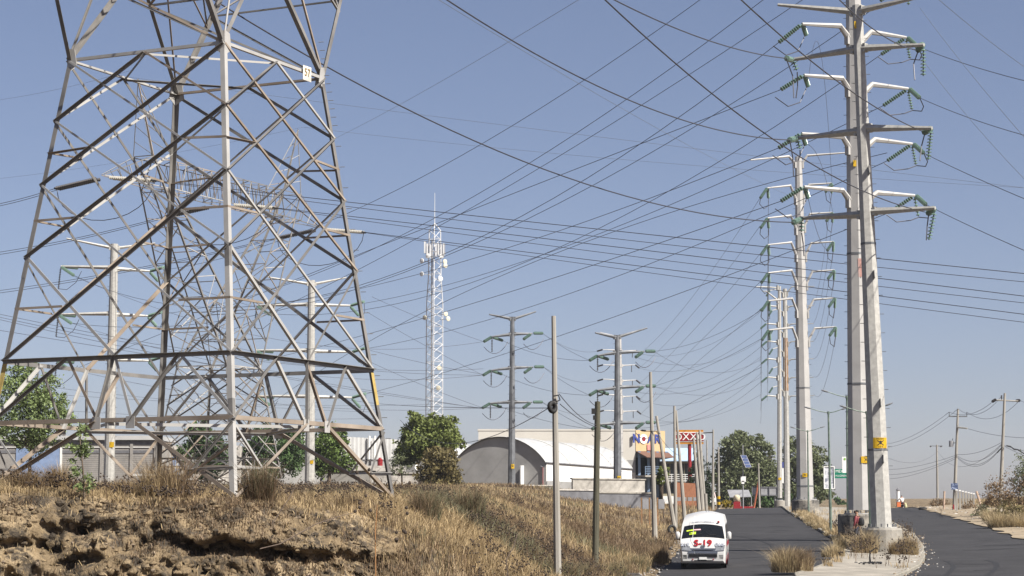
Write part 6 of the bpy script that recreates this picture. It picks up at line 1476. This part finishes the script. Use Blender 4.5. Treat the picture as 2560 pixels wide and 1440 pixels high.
sn = [((0,-.3,.86),(.155,.13)), ((0,-.24,1.1),(.16,.13)), ((0,-.18,1.3),(.185,.125)), ((0,-.16,1.41),(.09,.08))]; se = [(0,1),(1,2),(2,3)]
for s in (1, -1): k = len(sn); sn += [((s*.19,-.16,1.33),.08), ((s*.32,.04,1.16),.065)]; se += [(2,k),(k,k+1)]
skin_mesh('shirt', sn, se, M_SHIRT, RID)
tn = [((0,-.3,.86),(.15,.12))]; te = []
for s in (1, -1): k = len(tn); tn += [((s*.12,-.24,.82),.10), ((s*.2,.12,.72),.08), ((s*.19,-.02,.36),.06)]; te += [(0,k),(k,k+1),(k+1,k+2)]
skin_mesh('trousers', tn, te, M_JEANS, RID)
skin_mesh('hair', [((0,-.13,1.58),.085), ((0,-.11,1.67),.08)], [(0,1)], M_HAIR, RID)

# ------------------------------------------------------------------ small things on the ground
def torus(c, R_, r, ax, n=18, k=8):
    u = Vector(ax).normalized(); a = u.cross(Vector((1,0,0)) if abs(u.x) < .9 else Vector((0,1,0))).normalized(); b_ = u.cross(a); m = MB()
    for i in range(n):
        t = 2*math.pi*i/n; d = a*math.cos(t)+b_*math.sin(t)
        for j in range(k): f = 2*math.pi*j/k; m.v.append(tuple(Vector(c)+d*(R_+r*math.cos(f))+u*r*1.15*math.sin(f)))
    for i in range(n):
        for j in range(k): m.f.append((i*k+j, ((i+1)%n)*k+j, ((i+1)%n)*k+(j+1)%k, i*k+(j+1)%k))
    return m
g = onground(1582, 77); o = torus(g+Vector((0,0,.11)), .25, .095, (.05,-.12,1)).build('old_tyre', mat('dusty_rubber', (.06,.055,.05), .9, 0, .3, 4), None, True); tag(o, 'worn dusty tyre lying flat at the road edge left of the van', 'tyre')
o = torus(W(1381, 1018, 57.78), .125, .06, (.75,-.65,.1)).build('hanging_tyre', M_BLACK, None, True); tag(o, 'black tyre hung on the tall concrete post', 'tyre')
g = onground(1680, 128); o = torus(g+Vector((0,0,.3)), .22, .085, (.35,-.9,.1)).build('old_tyre', M_BLACK, None, True); tag(o, 'dark tyre standing at the foot of the crossed posts', 'tyre')
g = onground(2307, 190); o = torus(g+Vector((0,0,.12)), .3, .1, (0,-.1,1)).build('old_tyre', M_BLACK, None, True); tag(o, 'dark tyre lying on the right shoulder beyond the motorcycle', 'tyre')
rub = MB(); rub2 = MB()
_ph = (1+5**.5)/2
ICO = [Vector(v).normalized() for v in ((-1,_ph,0),(1,_ph,0),(-1,-_ph,0),(1,-_ph,0),(0,-1,_ph),(0,1,_ph),(0,-1,-_ph),(0,1,-_ph),(_ph,0,-1),(_ph,0,1),(-_ph,0,-1),(-_ph,0,1))]
ICOF = [(0,11,5),(0,5,1),(0,1,7),(0,7,10),(0,10,11),(1,5,9),(5,11,4),(11,10,2),(10,7,6),(7,1,8),(3,9,4),(3,4,2),(3,2,6),(3,6,8),(3,8,9),(4,9,5),(2,4,11),(6,2,10),(8,6,7),(9,8,1)]
def stone(m, c, r):
    k = Vector((random.uniform(.7,1.3), random.uniform(.7,1.3), random.uniform(.6,1.1)))*r
    m.add([c+Vector((v.x*k.x, v.y*k.y, v.z*k.z))*random.uniform(.75,1.2) for v in ICO], ICOF)
for _ in range(300):
    y = random.uniform(76, 130); x = float(XL(y))+random.gauss(-.25, .35); stone(rub if random.random() < .6 else rub2, Vector((x, y, gz(x, y)+.03)), random.uniform(.015, .06))
for _ in range(170):
    y = random.uniform(78, 125); x = float(RL(y))+random.choice((-1,1))*abs(random.gauss(.1,.3)); stone(rub if random.random() < .5 else rub2, Vector((x, y, gz(x, y)+(.14 if x < RL(y) else .02))), random.uniform(.015, .07))
for _ in range(900):
    y = random.uniform(100, 220); x = float(RR(y))+abs(random.gauss(1.5, 2.5)); stone(rub if random.random() < .35 else rub2, Vector((x, y, gz(x, y)+.02)), random.uniform(.03, .14))
for _ in range(500):
    x = random.uniform(-12.5, 0); jj = random.randint(np.searchsorted(ys, 44.0), np.searchsorted(ys, 48.5)); pcx = int(np.clip(np.searchsorted(pxs, x/max(ys[jj], 43)*FPX+1280), 0, len(pxs)-1)); stone(rub2, Vector((XX[jj,pcx], YD[jj,pcx], ZD[jj,pcx])), random.uniform(.012, .06))
tag(rub.build('litter_bits', mat('pale_litter', (.36,.345,.32), .8, 0, .2, 3, island=.4)), 'pale scraps and pebbles strewn along the kerbs', None, None, 'stuff')
tag(rub2.build('pebbles', mat('brown_pebbles', (.22,.17,.12), .9, 0, .2, 3, island=.4)), 'brown pebbles and clods on verge and bank', None, None, 'stuff')
clod = MB()
for _ in range(1500):
    x = random.uniform(-12.6, -.5); jj = random.randint(np.searchsorted(ys, 44.0), np.searchsorted(ys, 48.0)); pcx = int(np.clip(np.searchsorted(pxs, x/max(ys[jj], 43)*FPX+1280), 0, len(pxs)-1)); stone(clod, Vector((XX[jj,pcx], YD[jj,pcx]-.02, ZD[jj,pcx])), random.uniform(.02, .09)*random.choice((1,1,1.6)))
tag(clod.build('soil_clods', M_SOIL), 'clods of earth broken from the bank', None, None, 'stuff')
# burnt stump and ashes on the median
g = onground(2176, 87.5); g.z += .14; T = thing('burnt_stump', 'charred black forked stump among ashes on the median', 'stump', g)
MB().path([g, g+Vector((-.02,0,.25)), g+Vector((.0,0,.48)), g+Vector((.22,.0,.62))], [.05,.035,.03,.012], 6).path([g+Vector((0,0,.45)), g+Vector((.42,0,.75))], [.015,.006], 5).build('stem', M_DARK, T)
ash = MB()
for k in range(60): t = random.uniform(0, 6.28); q = abs(random.gauss(0, .4)); stone(ash, g+Vector((q*math.cos(t), q*math.sin(t)*1.5, .01)), random.uniform(.02, .07))
tag(ash.build('ashes', M_DARK, T), kind='stuff')
# white lorry waiting behind the bunched posts
tY = 232; g = onground(1770, tY); T = thing('lorry', 'small white lorry front peeking out between the bunched posts and the one-armed pole', 'lorry', g); o_ = g
MB().box(o_+Vector((0,0,.85)), 1.7, 1.5, .9).build('cab_lower', M_WHITE, T); MB().add([o_+Vector(v) for v in ((-.85,-.75,1.3),(.85,-.75,1.3),(.85,.75,1.3),(-.85,.75,1.3),(-.75,-.35,1.95),(.75,-.35,1.95),(.75,.7,1.95),(-.75,.7,1.95))], [(4,5,6,7),(0,1,5,4),(1,2,6,5),(2,3,7,6),(3,0,4,7)]).build('cab_upper', mat('pinkish_white_paint', (.66,.52,.50), .4), T)
MB().slab(*[o_+Vector(v) for v in ((-.74,-.74,1.36),(.74,-.74,1.36),(.66,-.42,1.86),(-.66,-.42,1.86))], .02).build('windscreen', M_WIND, T)
for sx in (-.62,.62): MB().box(o_+Vector((sx,-.76,.8)), .28, .04, .18).build('headlight', M_LENS, T); MB().lathe(o_+Vector((sx-.1,-.2,.3)), (1,0,0), [(0,.3),(.2,.3)], 12).build('wheel', M_BLACK, T)
MB().box(o_+Vector((0,-.78,.5)), 1.7, .08, .16).build('bumper', M_DARK, T); MB().box(o_+Vector((0,1.9,1.2)), 1.7, 2.0, 1.2).build('load_bed', M_GALV, T)

# ------------------------------------------------------------------ hazy air
hz = MB().box((0, 770, 32), 3200, 1800, 72).build('haze', bpy.data.materials.new('haze'))
hm = hz.data.materials[0]; hm.use_nodes = True; hn = hm.node_tree; hn.nodes.remove(hn.nodes['Principled BSDF'])
pv = hn.nodes.new('ShaderNodeVolumePrincipled'); pv.inputs['Color'].default_value = (.86,.90,.96,1); pv.inputs['Density'].default_value = .00012; pv.inputs['Anisotropy'].default_value = .2
hn.links.new(pv.outputs[0], hn.nodes['Material Output'].inputs['Volume']); hz['kind'] = 'stuff'
